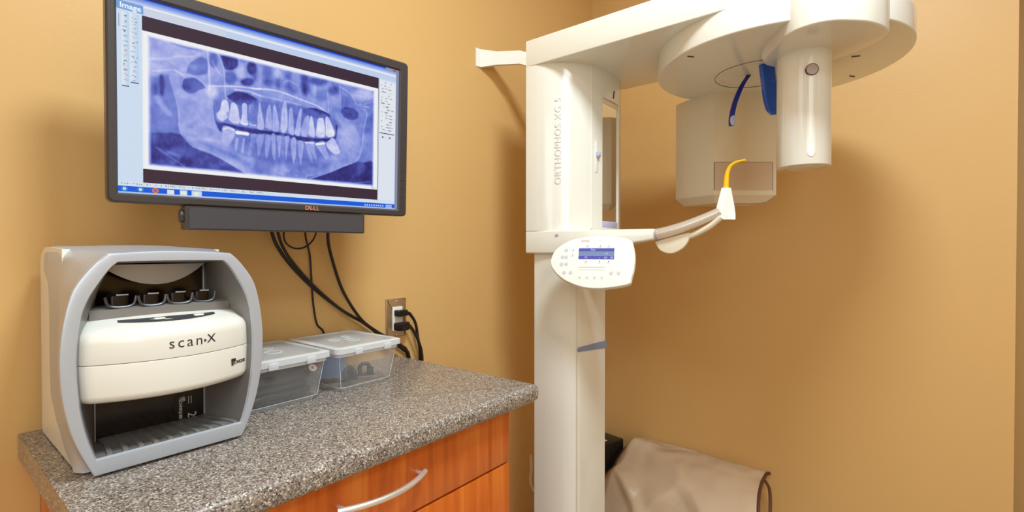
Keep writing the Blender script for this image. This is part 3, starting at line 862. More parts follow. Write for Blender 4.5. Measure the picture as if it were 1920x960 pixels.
# picture on the screen, as colours of a fine grid of screen cells
GW, GH = 560, 350
XR = [('P',0.5,1,3,0,[(44.1,66.3),(238.1,66.1),(245.1,298.5),(43.5,294.6)]),('P',0.72,0.8,8,0,[(44.1,66.3),(136.8,66.3),(141.5,138.7),(102.9,125.4),(45.8,135.9)]),('P',0.62,0.7,6,0,[(136.8,66.3),(238.2,69.5),(239.7,117.1),(141.4,132.3)]),('P',0.62,0.6,10,0,[(75.6,79.9),(73.7,86.5),(68.3,92.5),(60.9,96.1),(53.4,96.4),(47.9,93.5),(45.8,88.1),(47.7,81.7),(52.9,75.8),(60.3,72.1),(67.8,71.6),(73.4,74.4)]),('S',0.33,0.8,3,7,[(79.1,66.7),(101.4,69.1),(128.5,67.0)]),('S',0.88,0.7,4,8,[(46.2,104.4),(71.0,98.8),(91.4,88.0),(112.5,83.9),(125.9,74.0)]),('S',0.9,0.8,3,6,[(51.7,125.5),(71.5,119.1),(84.3,115.9),(100.2,122.9)]),('S',0.86,0.6,2,3,[(71.0,97.9),(84.0,105.3),(102.6,113.0)]),('P',0.36,0.85,3,0,[(102.6,116.1),(108.8,97.4),(120.7,84.9),(128.8,79.6),(138.7,86.6),(137.9,107.5),(124.2,115.6),(110.7,117.3)]),('P',0.55,0.6,4,0,[(121.9,100.4),(121.0,103.4),(118.2,106.2),(114.5,107.9),(110.7,108.0),(107.9,106.7),(106.9,104.1),(107.8,101.1),(110.5,98.3),(114.2,96.6),(118.0,96.4),(120.8,97.8)]),('P',0.32,0.6,5,0,[(43.6,196.0),(48.3,189.1),(86.7,212.4),(93.7,229.8),(43.4,237.8)]),('P',0.4,0.8,6,0,[(50.7,137.7),(74.2,126.0),(86.6,156.9),(90.6,211.7),(53.6,206.1)]),('P',0.16,0.9,4,0,[(69.2,147.0),(68.8,157.0),(67.3,164.5),(65.1,167.6),(62.8,165.5),(61.0,158.7),(60.2,149.0),(60.5,139.1),(62.0,131.6),(64.2,128.5),(66.5,130.5),(68.3,137.3)]),('P',0.26,0.8,5,0,[(60.3,155.0),(59.8,161.2),(58.1,166.0),(55.7,168.1),(53.2,167.0),(51.3,163.0),(50.5,157.2),(51.0,151.1),(52.7,146.3),(55.1,144.2),(57.6,145.2),(59.5,149.2)]),('S',0.62,0.8,4,30,[(57.8,172.2),(65.6,185.7),(74.8,197.7)]),('P',0.62,0.95,3,0,[(75.5,125.7),(92.4,129.4),(96.8,148.5),(111.7,154.7),(134.5,137.0),(147.8,159.8),(151.4,188.2),(160.6,212.5),(178.7,229.3),(243.6,250.4),(245.1,298.5),(204.6,294.1),(168.1,273.4),(142.0,260.5),(114.2,253.2),(99.2,238.2),(92.2,223.8),(89.8,180.9),(85.3,157.2)]),('P',0.7,0.5,14,0,[(151.4,188.2),(149.1,201.5),(142.1,212.1),(132.5,217.1),(122.8,215.4),(115.6,207.3),(112.7,195.3),(114.9,182.3),(121.6,171.7),(131.1,166.4),(140.9,167.9),(148.4,175.8)]),('P',0.52,0.6,6,0,[(115.1,215.3),(114.4,217.9),(112.3,220.1),(109.4,221.3),(106.4,221.1),(104.2,219.6),(103.4,217.3),(104.1,214.6),(106.2,212.5),(109.1,211.3),(112.1,211.4),(114.3,212.9)]),('S',0.74,0.6,5,14,[(90.0,239.6),(133.0,236.2),(167.1,235.9)]),('P',0.28,0.95,2,0,[(95.8,139.4),(100.3,127.5),(116.2,122.2),(134.4,135.5),(123.6,144.2),(111.6,153.1),(99.5,149.5)]),('S',0.8,0.7,1.5,3,[(95.9,141.0),(99.0,127.9),(116.2,121.6)]),('P',0.2,0.95,3,0,[(43.4,237.8),(92.4,232.4),(114.3,254.1),(156.4,269.0),(204.6,295.2),(154.2,292.9),(43.5,294.6)]),('P',0.33,0.7,10,0,[(119.8,260.3),(117.8,266.9),(112.0,272.3),(104.1,275.0),(96.1,274.3),(90.3,270.5),(88.0,264.6),(90.0,258.2),(95.6,252.9),(103.4,250.0),(111.5,250.6),(117.5,254.3)]),('P',0.12,0.7,8,0,[(82.6,256.1),(81.2,259.7),(77.0,262.8),(71.3,264.5),(65.7,264.3),(61.5,262.5),(59.9,259.4),(61.3,255.8),(65.4,252.8),(71.0,251.1),(76.7,251.1),(81.0,253.0)]),('P',0.12,0.7,8,0,[(123.2,282.1),(121.0,285.2),(115.1,287.9),(107.1,289.6),(99.2,289.8),(93.3,288.4),(91.2,285.9),(93.2,282.9),(98.9,280.1),(106.8,278.4),(114.9,278.1),(120.9,279.5)]),('S',0.5,0.8,3,4,[(56.3,262.9),(78.1,278.3),(99.2,292.7)]),('S',0.55,0.5,5,14,[(75.3,269.4),(90.9,273.5)]),('S',0.36,0.7,9,30,[(124.9,243.8),(161.8,254.6),(204.0,272.4),(244.8,288.2)]),('S',0.78,0.7,2.5,5,[(76.9,131.5),(84.0,157.5),(90.0,187.1),(92.2,223.8),(99.2,238.2),(114.2,253.2),(142.0,260.5),(168.1,273.4),(204.6,294.1)]),('S',0.82,0.4,4,4,[(115.1,182.2),(132.1,204.4),(160.8,219.0)]),('S',0.95,0.75,3,7,[(138.2,65.9),(140.2,91.0),(141.5,138.7)]),('P',0.88,0.75,8,0,[(155.5,140.5),(154.4,147.2),(151.0,152.6),(146.2,155.3),(141.4,154.6),(137.8,150.7),(136.4,144.6),(137.5,138.0),(140.8,132.5),(145.5,129.8),(150.4,130.4),(154.0,134.3)]),('P',0.34,0.8,4,0,[(155.8,78.9),(155.0,86.4),(152.5,92.4),(148.8,95.2),(145.1,94.2),(142.3,89.6),(141.1,82.7),(141.9,75.3),(144.4,69.4),(148.1,66.5),(151.8,67.4),(154.6,72.0)]),('P',0.12,0.9,3,0,[(161.0,67.8),(188.9,63.7),(189.5,85.0),(169.0,93.4)]),('P',0.3,0.85,5,0,[(189.5,104.9),(188.1,111.9),(184.1,117.6),(178.6,120.7),(173.0,120.2),(168.8,116.4),(167.1,110.2),(168.4,103.4),(172.3,97.6),(177.8,94.5),(183.5,94.9),(187.8,98.7)]),('P',0.16,0.9,4,0,[(226.3,75.9),(225.3,83.2),(222.0,89.3),(217.3,92.3),(212.6,91.5),(209.1,87.2),(207.7,80.5),(208.7,73.2),(211.9,67.2),(216.5,64.1),(221.2,64.8),(224.8,69.1)]),('P',0.18,0.9,4,0,[(222.1,105.7),(220.5,110.3),(215.8,114.4),(209.4,117.0),(202.9,117.4),(198.1,115.4),(196.3,111.6),(197.9,107.1),(202.5,103.0),(208.9,100.4),(215.4,99.9),(220.3,101.9)]),('P',0.86,0.6,8,0,[(205.2,91.2),(204.3,97.1),(201.5,101.9),(197.6,104.3),(193.7,103.8),(190.7,100.3),(189.5,95.0),(190.4,89.1),(193.1,84.3),(197.0,81.9),(201.0,82.4),(204.0,85.8)]),('P',0.35,0.7,4,0,[(207.9,65.4),(207.0,67.9),(204.6,70.3),(201.3,71.8),(197.9,72.0),(195.5,70.9),(194.5,68.9),(195.3,66.3),(197.7,64.0),(201.0,62.5),(204.4,62.2),(206.9,63.3)]),('S',0.9,0.75,2,4,[(155.1,64.5),(166.1,94.2),(169.0,145.7),(174.9,147.7)]),('S',0.85,0.7,2,3,[(145.7,83.2),(157.6,102.7),(167.9,106.8)]),('S',0.95,0.85,2.5,7,[(141.4,132.3),(187.6,122.6),(239.7,117.1)]),('P',0.12,0.9,2,0,[(171.9,145.1),(187.9,132.5),(206.1,131.8),(218.6,135.2),(228.9,141.6),(216.0,151.7),(194.7,159.3),(176.5,151.3)]),('S',0.92,0.85,2.5,7,[(184.8,129.2),(215.3,127.5),(240.2,134.1)]),('S',0.8,0.7,1.5,3,[(176.5,151.3),(194.7,160.2),(216.0,152.7),(228.9,141.6)]),('P',0.34,0.7,6,0,[(149.2,159.6),(240.4,140.9),(241.9,192.2),(195.6,193.4),(154.0,181.2)]),('P',0.4,0.6,6,0,[(166.4,211.5),(242.4,209.3),(243.7,253.8),(191.4,257.3)]),('P',0.14,0.95,3,0,[(148.6,169.3),(153.9,197.4),(166.1,198.5),(195.8,200.7),(242.2,202.4),(242.6,216.1),(227.2,212.4),(190.0,208.3),(166.2,205.0),(160.8,217.3),(151.7,201.0)]),('P',0.9,0.9,1.6,0,[(153.5,182.9),(159.6,173.7),(163.4,156.0),(172.1,153.6),(175.8,170.5),(173.1,187.5),(163.1,195.8),(155.7,191.3)]),('P',0.86,0.9,1.6,0,[(174.0,190.6),(177.1,171.9),(180.2,156.5),(188.6,158.1),(193.3,173.8),(194.7,193.5),(183.7,197.1)]),('P',0.86,0.9,1.6,0,[(194.4,191.9),(198.9,179.4),(199.4,155.3),(208.0,154.3),(208.6,177.7),(210.4,194.8),(201.8,197.6)]),('P',0.35,0.6,3,0,[(175.2,179.8),(175.0,182.2),(174.1,184.0),(173.0,184.9),(171.8,184.5),(170.9,182.9),(170.5,180.7),(170.8,178.4),(171.6,176.6),(172.7,175.7),(173.9,176.1),(174.8,177.6)]),('P',0.35,0.6,3,0,[(197.4,179.7),(197.2,182.8),(196.6,185.1),(195.7,186.0),(194.8,185.4),(194.1,183.3),(193.7,180.4),(193.9,177.4),(194.5,175.1),(195.4,174.1),(196.3,174.7),(197.0,176.8)]),('S',1,1,1.5,7,[(196.2,193.9),(208.5,194.5)]),('P',0.66,0.9,1.6,0,[(211.5,192.3),(212.4,156.8),(226.1,154.0),(228.6,174.0),(228.2,195.2),(218.8,196.8)]),('S',0.95,0.9,1.5,4,[(213.5,194.3),(227.3,195.3)]),('P',0.72,0.9,1.6,0,[(229.3,197.7),(230.0,146.5),(237.2,141.6),(241.9,192.2),(236.4,202.7)]),('P',0.74,0.9,1.6,0,[(163.7,216.9),(164.8,206.9),(172.1,204.0),(185.5,208.4),(183.9,225.2),(174.6,243.0),(167.3,243.4),(162.6,231.7)]),('S',0.97,0.9,2,8,[(165.8,211.6),(173.6,207.7),(184.1,210.3)]),('S',0.7,0.9,2,16,[(189.9,227.6),(187.6,249.5)]),('S',0.7,0.9,2,14,[(202.6,225.6),(199.7,251.2)]),('S',1,1,1.5,22,[(190.2,214.2),(209.1,213.9)]),('P',0.62,0.9,1.6,0,[(215.9,212.8),(227.8,212.3),(224.1,236.0),(215.2,255.8),(209.6,253.2),(215.1,230.5)]),('P',0.62,0.9,1.6,0,[(228.5,215.6),(241.9,213.5),(238.0,234.0),(235.4,254.9),(229.7,255.7),(230.9,231.6)]),('S',0.45,0.6,2,4,[(219.8,219.6),(216.8,243.8)]),('S',0.45,0.6,2,4,[(235.6,217.2),(232.5,241.6)]),('P',0.48,1,3,0,[(240.1,56.7),(497.0,65.1),(494.5,294.9),(247.2,296.2)]),('P',0.58,0.8,6,0,[(240.1,59.5),(379.9,64.0),(382.4,138.5),(302.5,129.7),(242.2,127.6)]),('P',0.24,0.75,8,0,[(257.3,76.7),(256.2,84.9),(252.8,91.6),(248.0,94.8),(243.1,93.8),(239.4,89.0),(237.9,81.5),(238.9,73.4),(242.3,66.8),(247.0,63.5),(251.9,64.3),(255.7,69.2)]),('P',0.2,0.75,8,0,[(227.1,85.5),(226.7,94.1),(225.1,100.7),(222.9,103.5),(220.4,101.8),(218.6,96.0),(217.7,87.8),(218.1,79.3),(219.6,72.7),(221.9,69.9),(224.3,71.5),(226.2,77.2)]),('P',0.22,0.75,8,0,[(277.0,95.3),(276.3,101.6),(273.9,106.7),(270.4,109.1),(266.9,108.2),(264.3,104.3),(263.2,98.5),(263.9,92.2),(266.3,87.2),(269.7,84.8),(273.2,85.6),(275.9,89.4)]),('P',0.2,0.75,8,0,[(257.4,98.4),(256.2,103.0),(253.0,106.9),(248.4,109.1),(243.8,108.9),(240.4,106.6),(239.0,102.6),(240.1,98.1),(243.3,94.2),(247.9,91.9),(252.5,92.0),(256.0,94.4)]),('P',0.22,0.75,8,0,[(299.3,73.9),(298.3,78.6),(295.2,82.6),(290.9,84.8),(286.6,84.6),(283.4,82.1),(282.2,78.0),(283.2,73.4),(286.2,69.4),(290.4,67.2),(294.7,67.3),(298.0,69.8)]),('P',0.26,0.75,8,0,[(310.2,95.2),(308.7,103.0),(304.0,109.5),(297.6,112.9),(291.1,112.3),(286.2,107.9),(284.3,101.0),(285.8,93.3),(290.3,86.9),(296.7,83.4),(303.2,83.9),(308.2,88.2)]),('P',0.13,0.75,8,0,[(334.3,83.7),(333.5,96.8),(330.2,107.0),(325.6,111.4),(320.7,109.0),(316.9,100.5),(315.3,88.1),(316.1,75.1),(319.3,65.0),(323.9,60.5),(328.8,62.7),(332.6,71.2)]),('P',0.14,0.75,8,0,[(377.5,67.7),(374.6,73.0),(366.4,78.3),(355.2,82.0),(344.1,83.3),(336.0,81.8),(332.9,78.0),(335.7,72.8),(343.6,67.6),(354.6,63.7),(365.8,62.3),(374.2,63.7)]),('P',0.18,0.75,8,0,[(404.0,83.7),(402.4,89.4),(397.5,94.4),(390.7,97.3),(383.9,97.3),(378.9,94.5),(376.9,89.6),(378.5,83.9),(383.3,79.0),(390.0,76.1),(396.9,76.0),(402.0,78.7)]),('P',0.34,0.75,8,0,[(378.2,100.2),(376.5,106.8),(371.3,112.5),(364.1,115.6),(356.9,115.4),(351.6,112.0),(349.5,106.3),(351.2,99.8),(356.2,94.2),(363.3,91.0),(370.6,91.1),(376.1,94.5)]),('P',0.8,0.6,7,0,[(272.2,76.0),(271.6,81.1),(269.7,85.2),(267.0,87.2),(264.2,86.5),(262.1,83.4),(261.2,78.7),(261.8,73.6),(263.7,69.5),(266.4,67.5),(269.2,68.2),(271.3,71.3)]),('P',0.72,0.5,8,0,[(312.7,82.7),(311.8,91.8),(308.8,99.1),(304.5,102.4),(300.1,101.0),(296.8,95.3),(295.3,86.7),(296.2,77.6),(299.2,70.4),(303.4,67.0),(307.9,68.3),(311.3,74.0)]),('P',0.82,0.6,6,0,[(350.7,95.3),(350.3,101.6),(348.9,106.4),(346.8,108.4),(344.6,107.3),(342.9,103.2),(342.1,97.2),(342.5,91.0),(343.9,86.2),(346.0,84.1),(348.2,85.3),(349.9,89.4)]),('S',0.86,0.5,3,4,[(279.8,93.2),(292.5,87.4),(310.2,95.2),(316.6,111.8)]),('P',0.66,0.6,8,0,[(417.5,106.3),(415.5,114.7),(409.7,121.7),(401.5,125.4),(393.3,124.9),(387.2,120.3),(384.8,113.0),(386.7,104.7),(392.4,97.8),(400.4,94.0),(408.7,94.3),(415.0,98.8)]),('P',0.4,0.6,5,0,[(410.2,88.7),(441.4,107.9),(448.7,116.3),(408.1,124.1)]),('P',0.84,0.7,10,0,[(490.0,74.9),(486.4,83.2),(476.1,90.8),(462.0,95.6),(447.9,96.5),(437.7,93.3),(433.8,86.9),(437.2,78.9),(447.0,71.4),(460.9,66.3),(475.1,65.2),(485.8,68.3)]),('P',0.7,0.6,10,0,[(493.2,62.5),(492.1,72.8),(488.4,80.9),(483.1,84.7),(477.6,83.2),(473.4,76.8),(471.6,67.3),(472.7,57.1),(476.3,49.1),(481.6,45.2),(487.1,46.6),(491.4,52.9)]),('S',0.92,0.7,2,4,[(406.3,73.7),(433.8,86.9),(448.3,106.6),(480.3,106.8)]),('S',0.9,0.6,2,3,[(433.8,86.9),(468.7,86.0),(455.3,105.2),(490.6,91.4)]),('P',0.58,0.95,3,0,[(395.3,136.1),(415.2,135.5),(439.7,156.9),(458.1,183.2),(460.8,209.1),(454.7,236.1),(432.8,251.7),(386.9,269.6),(337.4,290.9),(259.4,292.7),(224.6,296.3),(223.5,259.0),(336.3,256.8),(385.7,235.2),(404.7,216.9),(396.6,173.7)]),('P',0.68,0.5,14,0,[(447.6,184.8),(445.4,199.8),(438.2,211.5),(428.1,216.8),(417.9,214.4),(410.2,204.9),(407.1,191.1),(409.3,176.4),(416.2,164.7),(426.1,159.2),(436.4,161.3),(444.3,170.7)]),('P',0.3,0.5,12,0,[(223.5,259.0),(336.3,256.8),(386.2,250.8),(367.8,271.7),(334.3,287.5),(224.5,292.9)]),('P',0.26,0.95,2.5,0,[(451.8,134.4),(446.5,141.1),(436.9,145.1),(425.6,145.3),(415.7,141.6),(409.7,135.3),(409.2,127.8),(414.3,121.2),(423.6,117.2),(434.9,116.9),(445.0,120.4),(451.2,126.8)]),('P',0.5,0.7,4,0,[(456.2,131.1),(473.5,118.1),(470.4,181.3),(460.8,209.1),(456.1,177.0)]),('P',0.3,0.7,5,0,[(472.3,134.8),(491.6,117.9),(491.5,164.7),(464.6,169.1)]),('P',0.5,0.6,8,0,[(492.2,184.7),(490.9,194.9),(486.5,202.8),(480.3,206.4),(473.9,204.6),(469.1,198.0),(467.1,188.4),(468.4,178.3),(472.7,170.4),(478.9,166.8),(485.3,168.4),(490.2,175.0)]),('P',0.13,0.95,4,0,[(495.2,293.5),(333.0,294.3),(374.3,277.9),(412.8,258.8),(447.9,241.8),(467.2,241.2),(493.1,238.1)]),('P',0.34,0.6,10,0,[(467.6,251.0),(466.5,261.0),(462.9,268.6),(457.7,271.8),(452.4,269.7),(448.3,263.0),(446.6,253.4),(447.6,243.5),(451.2,235.9),(456.3,232.6),(461.7,234.6),(465.8,241.3)]),('P',0.1,0.7,6,0,[(454.7,285.2),(452.0,287.8),(444.4,290.2),(434.2,291.7),(424.0,292.0),(416.6,291.1),(413.8,289.1),(416.4,286.6),(423.7,284.3),(433.9,282.7),(444.2,282.3),(451.8,283.2)]),('S',0.6,0.6,3,4,[(400.7,291.9),(441.1,293.0),(483.2,285.9)]),('S',0.78,0.8,2.5,5,[(459.1,114.2),(473.6,121.3),(466.2,162.2),(460.9,212.3),(447.8,239.6),(412.7,257.3),(374.3,277.2),(337.5,292.1)]),('S',0.95,0.85,2.5,8,[(219.4,119.8),(254.0,114.4),(281.9,115.6),(317.0,122.2),(353.6,128.5),(376.1,140.3)]),('S',0.85,0.75,4,8,[(219.7,130.2),(246.4,131.9),(288.1,132.6),(315.9,134.5)]),('P',0.12,0.95,2,0,[(320.6,141.7),(341.5,134.6),(363.3,136.5),(378.6,140.7),(382.8,148.4),(357.7,156.7),(333.0,154.5),(323.8,150.1)]),('S',0.88,0.8,1.5,3,[(376.1,92.9),(377.8,114.4),(379.2,137.5)]),('S',0.82,0.8,1.5,3,[(404.6,70.9),(407.0,121.1)]),('P',0.34,0.75,5,0,[(220.1,143.6),(314.4,136.3),(395.9,151.7),(393.4,174.3),(221.7,197.0)]),('P',0.36,0.7,6,0,[(222.3,219.5),(397.9,211.5),(385.7,235.2),(306.6,260.4),(223.6,264.6)]),('P',0.12,0.95,3,0,[(221.8,201.2),(241.7,201.6),(270.5,200.4),(301.8,201.3),(334.5,202.2),(365.4,199.0),(393.9,190.6),(395.6,164.4),(400.3,166.8),(397.3,192.6),(387.8,201.0),(365.6,207.4),(328.8,211.6),(305.1,210.9),(276.3,206.8),(243.2,208.2),(222.0,209.6)]),('P',0.74,0.9,1.6,0,[(227.5,198.8),(229.5,167.2),(232.0,144.0),(236.6,165.9),(241.7,193.6),(235.0,201.8)]),('P',0.72,0.9,1.6,0,[(242.8,194.8),(247.1,155.3),(253.6,146.8),(256.4,176.6),(256.5,197.4)]),('P',0.74,0.9,1.6,0,[(257.1,197.3),(259.2,150.1),(264.7,149.0),(271.9,194.3),(262.1,200.6)]),('P',0.78,0.9,1.6,0,[(273.1,194.1),(278.4,140.4),(285.4,134.6),(288.9,185.6),(280.3,200.6)]),('P',0.72,0.9,1.6,0,[(290.0,192.8),(292.1,149.5),(298.7,148.3),(302.3,198.2),(293.7,200.2)]),('P',0.74,0.9,1.6,0,[(303.1,196.6),(312.0,151.7),(318.2,141.5),(317.5,165.7),(314.1,200.0),(306.2,200.6)]),('P',0.68,0.9,1.6,0,[(315.5,188.6),(326.5,158.1),(335.2,156.5),(332.0,197.2),(320.1,200.5)]),('P',0.86,0.9,1.6,0,[(333.4,196.3),(336.8,159.2),(342.2,156.7),(348.3,194.0),(342.1,199.8)]),('P',0.86,0.9,1.6,0,[(349.6,193.8),(354.0,159.2),(360.7,154.3),(367.7,156.8),(371.7,190.3),(365.3,197.5),(354.4,197.9)]),('P',0.88,0.9,1.6,0,[(373.0,190.7),(371.7,152.9),(379.6,150.9),(391.8,176.1),(392.6,188.6),(381.1,194.7)]),('P',0.62,0.9,1.6,0,[(227.7,241.4),(226.2,218.9),(232.6,211.6),(241.3,213.7),(234.9,243.2),(230.0,255.9)]),('P',0.66,0.9,1.6,0,[(243.2,250.7),(243.5,216.2),(248.7,209.1),(254.8,214.5),(251.5,238.1),(246.9,259.4)]),('P',0.66,0.9,1.6,0,[(257.0,248.9),(255.5,210.0),(262.9,207.4),(264.4,247.9),(261.2,260.6)]),('P',0.68,0.9,1.6,0,[(266.0,209.9),(275.5,208.4),(274.3,234.9),(271.0,253.5)]),('P',0.66,0.9,1.6,0,[(282.8,207.2),(292.4,205.7),(289.0,232.9),(285.2,257.6)]),('P',0.7,0.9,1.6,0,[(294.6,220.2),(299.1,207.7),(306.5,209.5),(306.6,242.4),(300.9,263.4)]),('P',0.66,0.9,1.6,0,[(309.0,215.1),(315.4,211.2),(323.5,216.0),(320.1,246.7),(317.1,265.7),(313.0,247.6)]),('P',0.6,0.9,1.6,0,[(325.8,212.6),(347.0,209.5),(347.5,224.8),(353.4,245.5),(348.3,249.8),(339.1,230.5),(343.8,252.2),(338.7,255.0),(331.0,233.1)]),('P',0.66,0.9,1.6,0,[(348.7,215.4),(359.3,207.1),(370.3,206.1),(373.1,221.2),(381.6,238.8),(373.2,244.6),(360.1,229.2)]),('P',0.84,0.9,1.6,0,[(373.0,208.8),(389.2,193.8),(398.3,205.1),(407.2,222.9),(395.3,231.4),(378.8,220.4)]),('S',0.5,0.55,2,4,[(232.0,163.9),(233.2,186.5)]),('S',0.5,0.55,2,4,[(250.8,160.4),(252.0,183.2)]),('S',0.5,0.55,2,4,[(261.7,158.3),(262.9,181.3)]),('S',0.5,0.55,2,4,[(281.1,154.6),(282.4,177.9)]),('S',0.5,0.55,2,4,[(295.4,151.9),(296.7,175.4)]),('S',1,1,1.3,6,[(326.5,214.4),(344.9,212.3)]),('S',1,1,1.5,14,[(351.8,214.0),(368.9,210.0)]),('S',1,1,1.5,6,[(363.6,193.1),(368.9,193.2)]),('S',1,1,1.5,5,[(221.6,194.2),(225.2,193.0)]),('S',0.8,0.35,8,20,[(273.8,80.0),(278.1,193.3),(280.2,290.0)]),('S',0.75,0.25,6,14,[(259.2,121.1),(264.3,291.6)]),('P',0.72,0.5,12,0,[(291.3,280.0),(289.2,286.1),(283.1,291.1),(274.7,293.5),(266.3,292.8),(260.1,289.1),(257.8,283.6),(259.8,277.6),(265.7,272.6),(274.0,270.1),(282.5,270.7),(288.8,274.3)]),('S',0.8,0.6,2,2,[(275.5,272.9),(284.1,276.0)]),('S',0.8,0.6,2,2,[(284.1,277.8),(292.8,281.0)]),('S',0.8,0.6,2,2,[(267.5,285.5),(276.0,288.7)]),('S',0.8,0.6,2,2,[(307.2,278.2),(316.1,281.5)])]
img = np.zeros((GH, GW, 3))
yy_, xx_ = np.mgrid[0:GH, 0:GW] + 0.5


def rect(x0, y0, x1, y1, c, a=1.0):
    x0, x1, y0, y1 = [int(round(v)) for v in (x0, x1, y0, y1)]
    img[max(0, y0):y1, max(0, x0):x1] = img[max(0, y0):y1, max(0, x0):x1] * (1 - a) + np.array(c) / 255.0 * a


rect(0, 0, 560, 350, (206, 226, 250))
for r_ in range(14):                                        # window caption
    t = r_ / 13
    rect(0, r_, 560, r_ + 1, (60 + 150 * t, 110 + 110 * t, 222 + 30 * t))
rect(0, 0, 560, 3, (20, 60, 190))
rect(0, 14, 560, 18, (240, 246, 255))
rect(0, 18, 560, 30, (200, 218, 250))
rect(0, 14, 38, 29, (118, 168, 226))
rect(40, 17, 170, 30, (214, 222, 240))
rect(0, 29, 36, 330, (214, 232, 252))
rect(504, 33, 552, 332, (232, 240, 252))
rect(505, 33, 506, 332, (150, 150, 160))
rect(552, 0, 560, 350, (140, 150, 178))
rect(36, 31, 504, 329, (62, 46, 62))
rect(36, 57, 503, 304, (246, 250, 255))
rect(0, 329, 552, 337, (222, 236, 250))
rect(0, 337, 552, 350, (10, 96, 226))
rect(0, 347, 552, 350, (180, 205, 240))
# two tool palettes
for x0, x1, y1 in ((7, 17, 160), (19, 31, 152)):
    for c in range(x0, x1):
        t = (c - x0) / (x1 - x0)
        rect(c, 33, c + 1, y1, (236 - 46 * t, 244 - 26 * t, 250))
    rect(x0, y1, x1, y1 + 2, (92, 100, 150))
    rg = random.Random(x0)
    for k in range(14):
        yk = 38 + k * 8.4
        col = rg.choice([(120, 140, 170), (200, 150, 160), (70, 80, 110), (150, 165, 195)])
        for _ in range(4):
            xa = x0 + 1 + rg.random() * (x1 - x0 - 5)
            ya = yk + rg.random() * 4
            rect(xa, ya, xa + 1 + rg.random() * 3, ya + 1, col, 0.8)
rect(3, 38, 4, 60, (140, 155, 180))
# right-hand panel of small controls
rg = random.Random(7)
for k in range(17):
    yk = 38 + k * 7.2
    rect(508, yk - 1, 549, yk + 5, (244, 248, 252), 0.7)
    for s in range(5):
        xa = 510 + rg.random() * 30
        rect(xa, yk + rg.randint(0, 2), xa + 2 + rg.random() * 6, yk + rg.randint(2, 3), (130, 138, 150), 0.6)
rect(508, 162, 548, 164, (60, 66, 80))
for xc, s in ((516, -1), (536, 1)):
    for k in range(5):
        rect(xc - (k if s > 0 else 0), 172 + 0, xc + 1 + (0 if s > 0 else k), 173, (40, 44, 60))
        rect(xc - 2 + k, 170 + abs(k - 2), xc - 1 + k, 175 - abs(k - 2), (50, 56, 70))
# status line text and taskbar icons
for k in range(70):
    xa = 4 + k * 3.6 + rg.random()
    if rg.random() > 0.25: rect(xa, 331 + rg.randint(0, 1), xa + 2, 333 + rg.randint(0, 1), (110, 120, 140), 0.55)
rect(523, 0, 552, 6, (150, 160, 190)); rect(543, 1, 551, 5, (206, 60, 70))
for k in range(9):
    rect(470 + k * 6, 341, 473 + k * 6, 345, (210, 228, 255))
rect(527, 340, 545, 342, (220, 232, 255)); rect(527, 344, 545, 346, (220, 232, 255))
for xc, c1, c2 in ((9, (60, 140, 220), (230, 250, 255)), (32, (40, 140, 230), (240, 250, 250)), (54, (236, 120, 50), (120, 100, 200))):
    d = np.hypot(xx_ - xc, (yy_ - 342)) 
    img[d < 4.8] = np.array(c1) / 255; img[d < 2.4] = np.array(c2) / 255
rect(72, 339, 83, 347, (236, 238, 240)); rect(92, 338, 104, 348, (206, 226, 250)); rect(94, 340, 102, 347, (240, 246, 235)); rect(111, 338, 128, 348, (206, 226, 250)); rect(115, 340, 123, 347, (240, 246, 235))

# radiograph inside its white border
I = np.full((GH, GW), 0.5)


def sdf_seg(px, py, a, b):
    ax, ay = a; bx, by = b
    vx, vy = bx - ax, by - ay
    L2_ = vx * vx + vy * vy + 1e-9
    t = np.clip(((px - ax) * vx + (py - ay) * vy) / L2_, 0, 1)
    return np.hypot(px - ax - t * vx, py - ay - t * vy)


for k, val, al, soft, w, pts in XR:
    P = catmull([(x, y, 0) for x, y in (pts + pts[:1] if k == 'P' else pts)], 3) if len(pts) > 2 else [Vector((x, y, 0)) for x, y in pts]
    P = [(p.x, p.y) for p in P]
    w = w / 3.2 * 0.5
    m_ = soft + w + 3
    X0 = int(max(0, min(p[0] for p in P) - m_)); X1 = int(min(GW, max(p[0] for p in P) + m_))
    Y0 = int(max(0, min(p[1] for p in P) - m_)); Y1 = int(min(GH, max(p[1] for p in P) + m_))
    if X1 <= X0 or Y1 <= Y0: continue
    px, py = xx_[Y0:Y1, X0:X1], yy_[Y0:Y1, X0:X1]
    d = np.full(px.shape, 1e9)
    inside = np.zeros(px.shape, bool)
    for a, b in zip(P, P[1:]):
        d = np.minimum(d, sdf_seg(px, py, a, b))
        if k == 'P' and a[1] != b[1]:
            c = ((a[1] > py) != (b[1] > py)) & (px < (b[0] - a[0]) * (py - a[1]) / (b[1] - a[1]) + a[0])
            inside ^= c
    sd = np.where(inside, -d, d) if k == 'P' else d - w
    t = np.clip(0.5 - sd / (2 * max(0.6, soft * 0.8)), 0, 1)
    t = t * t * (3 - 2 * t) * al
    I[Y0:Y1, X0:X1] = I[Y0:Y1, X0:X1] * (1 - t) + val * t
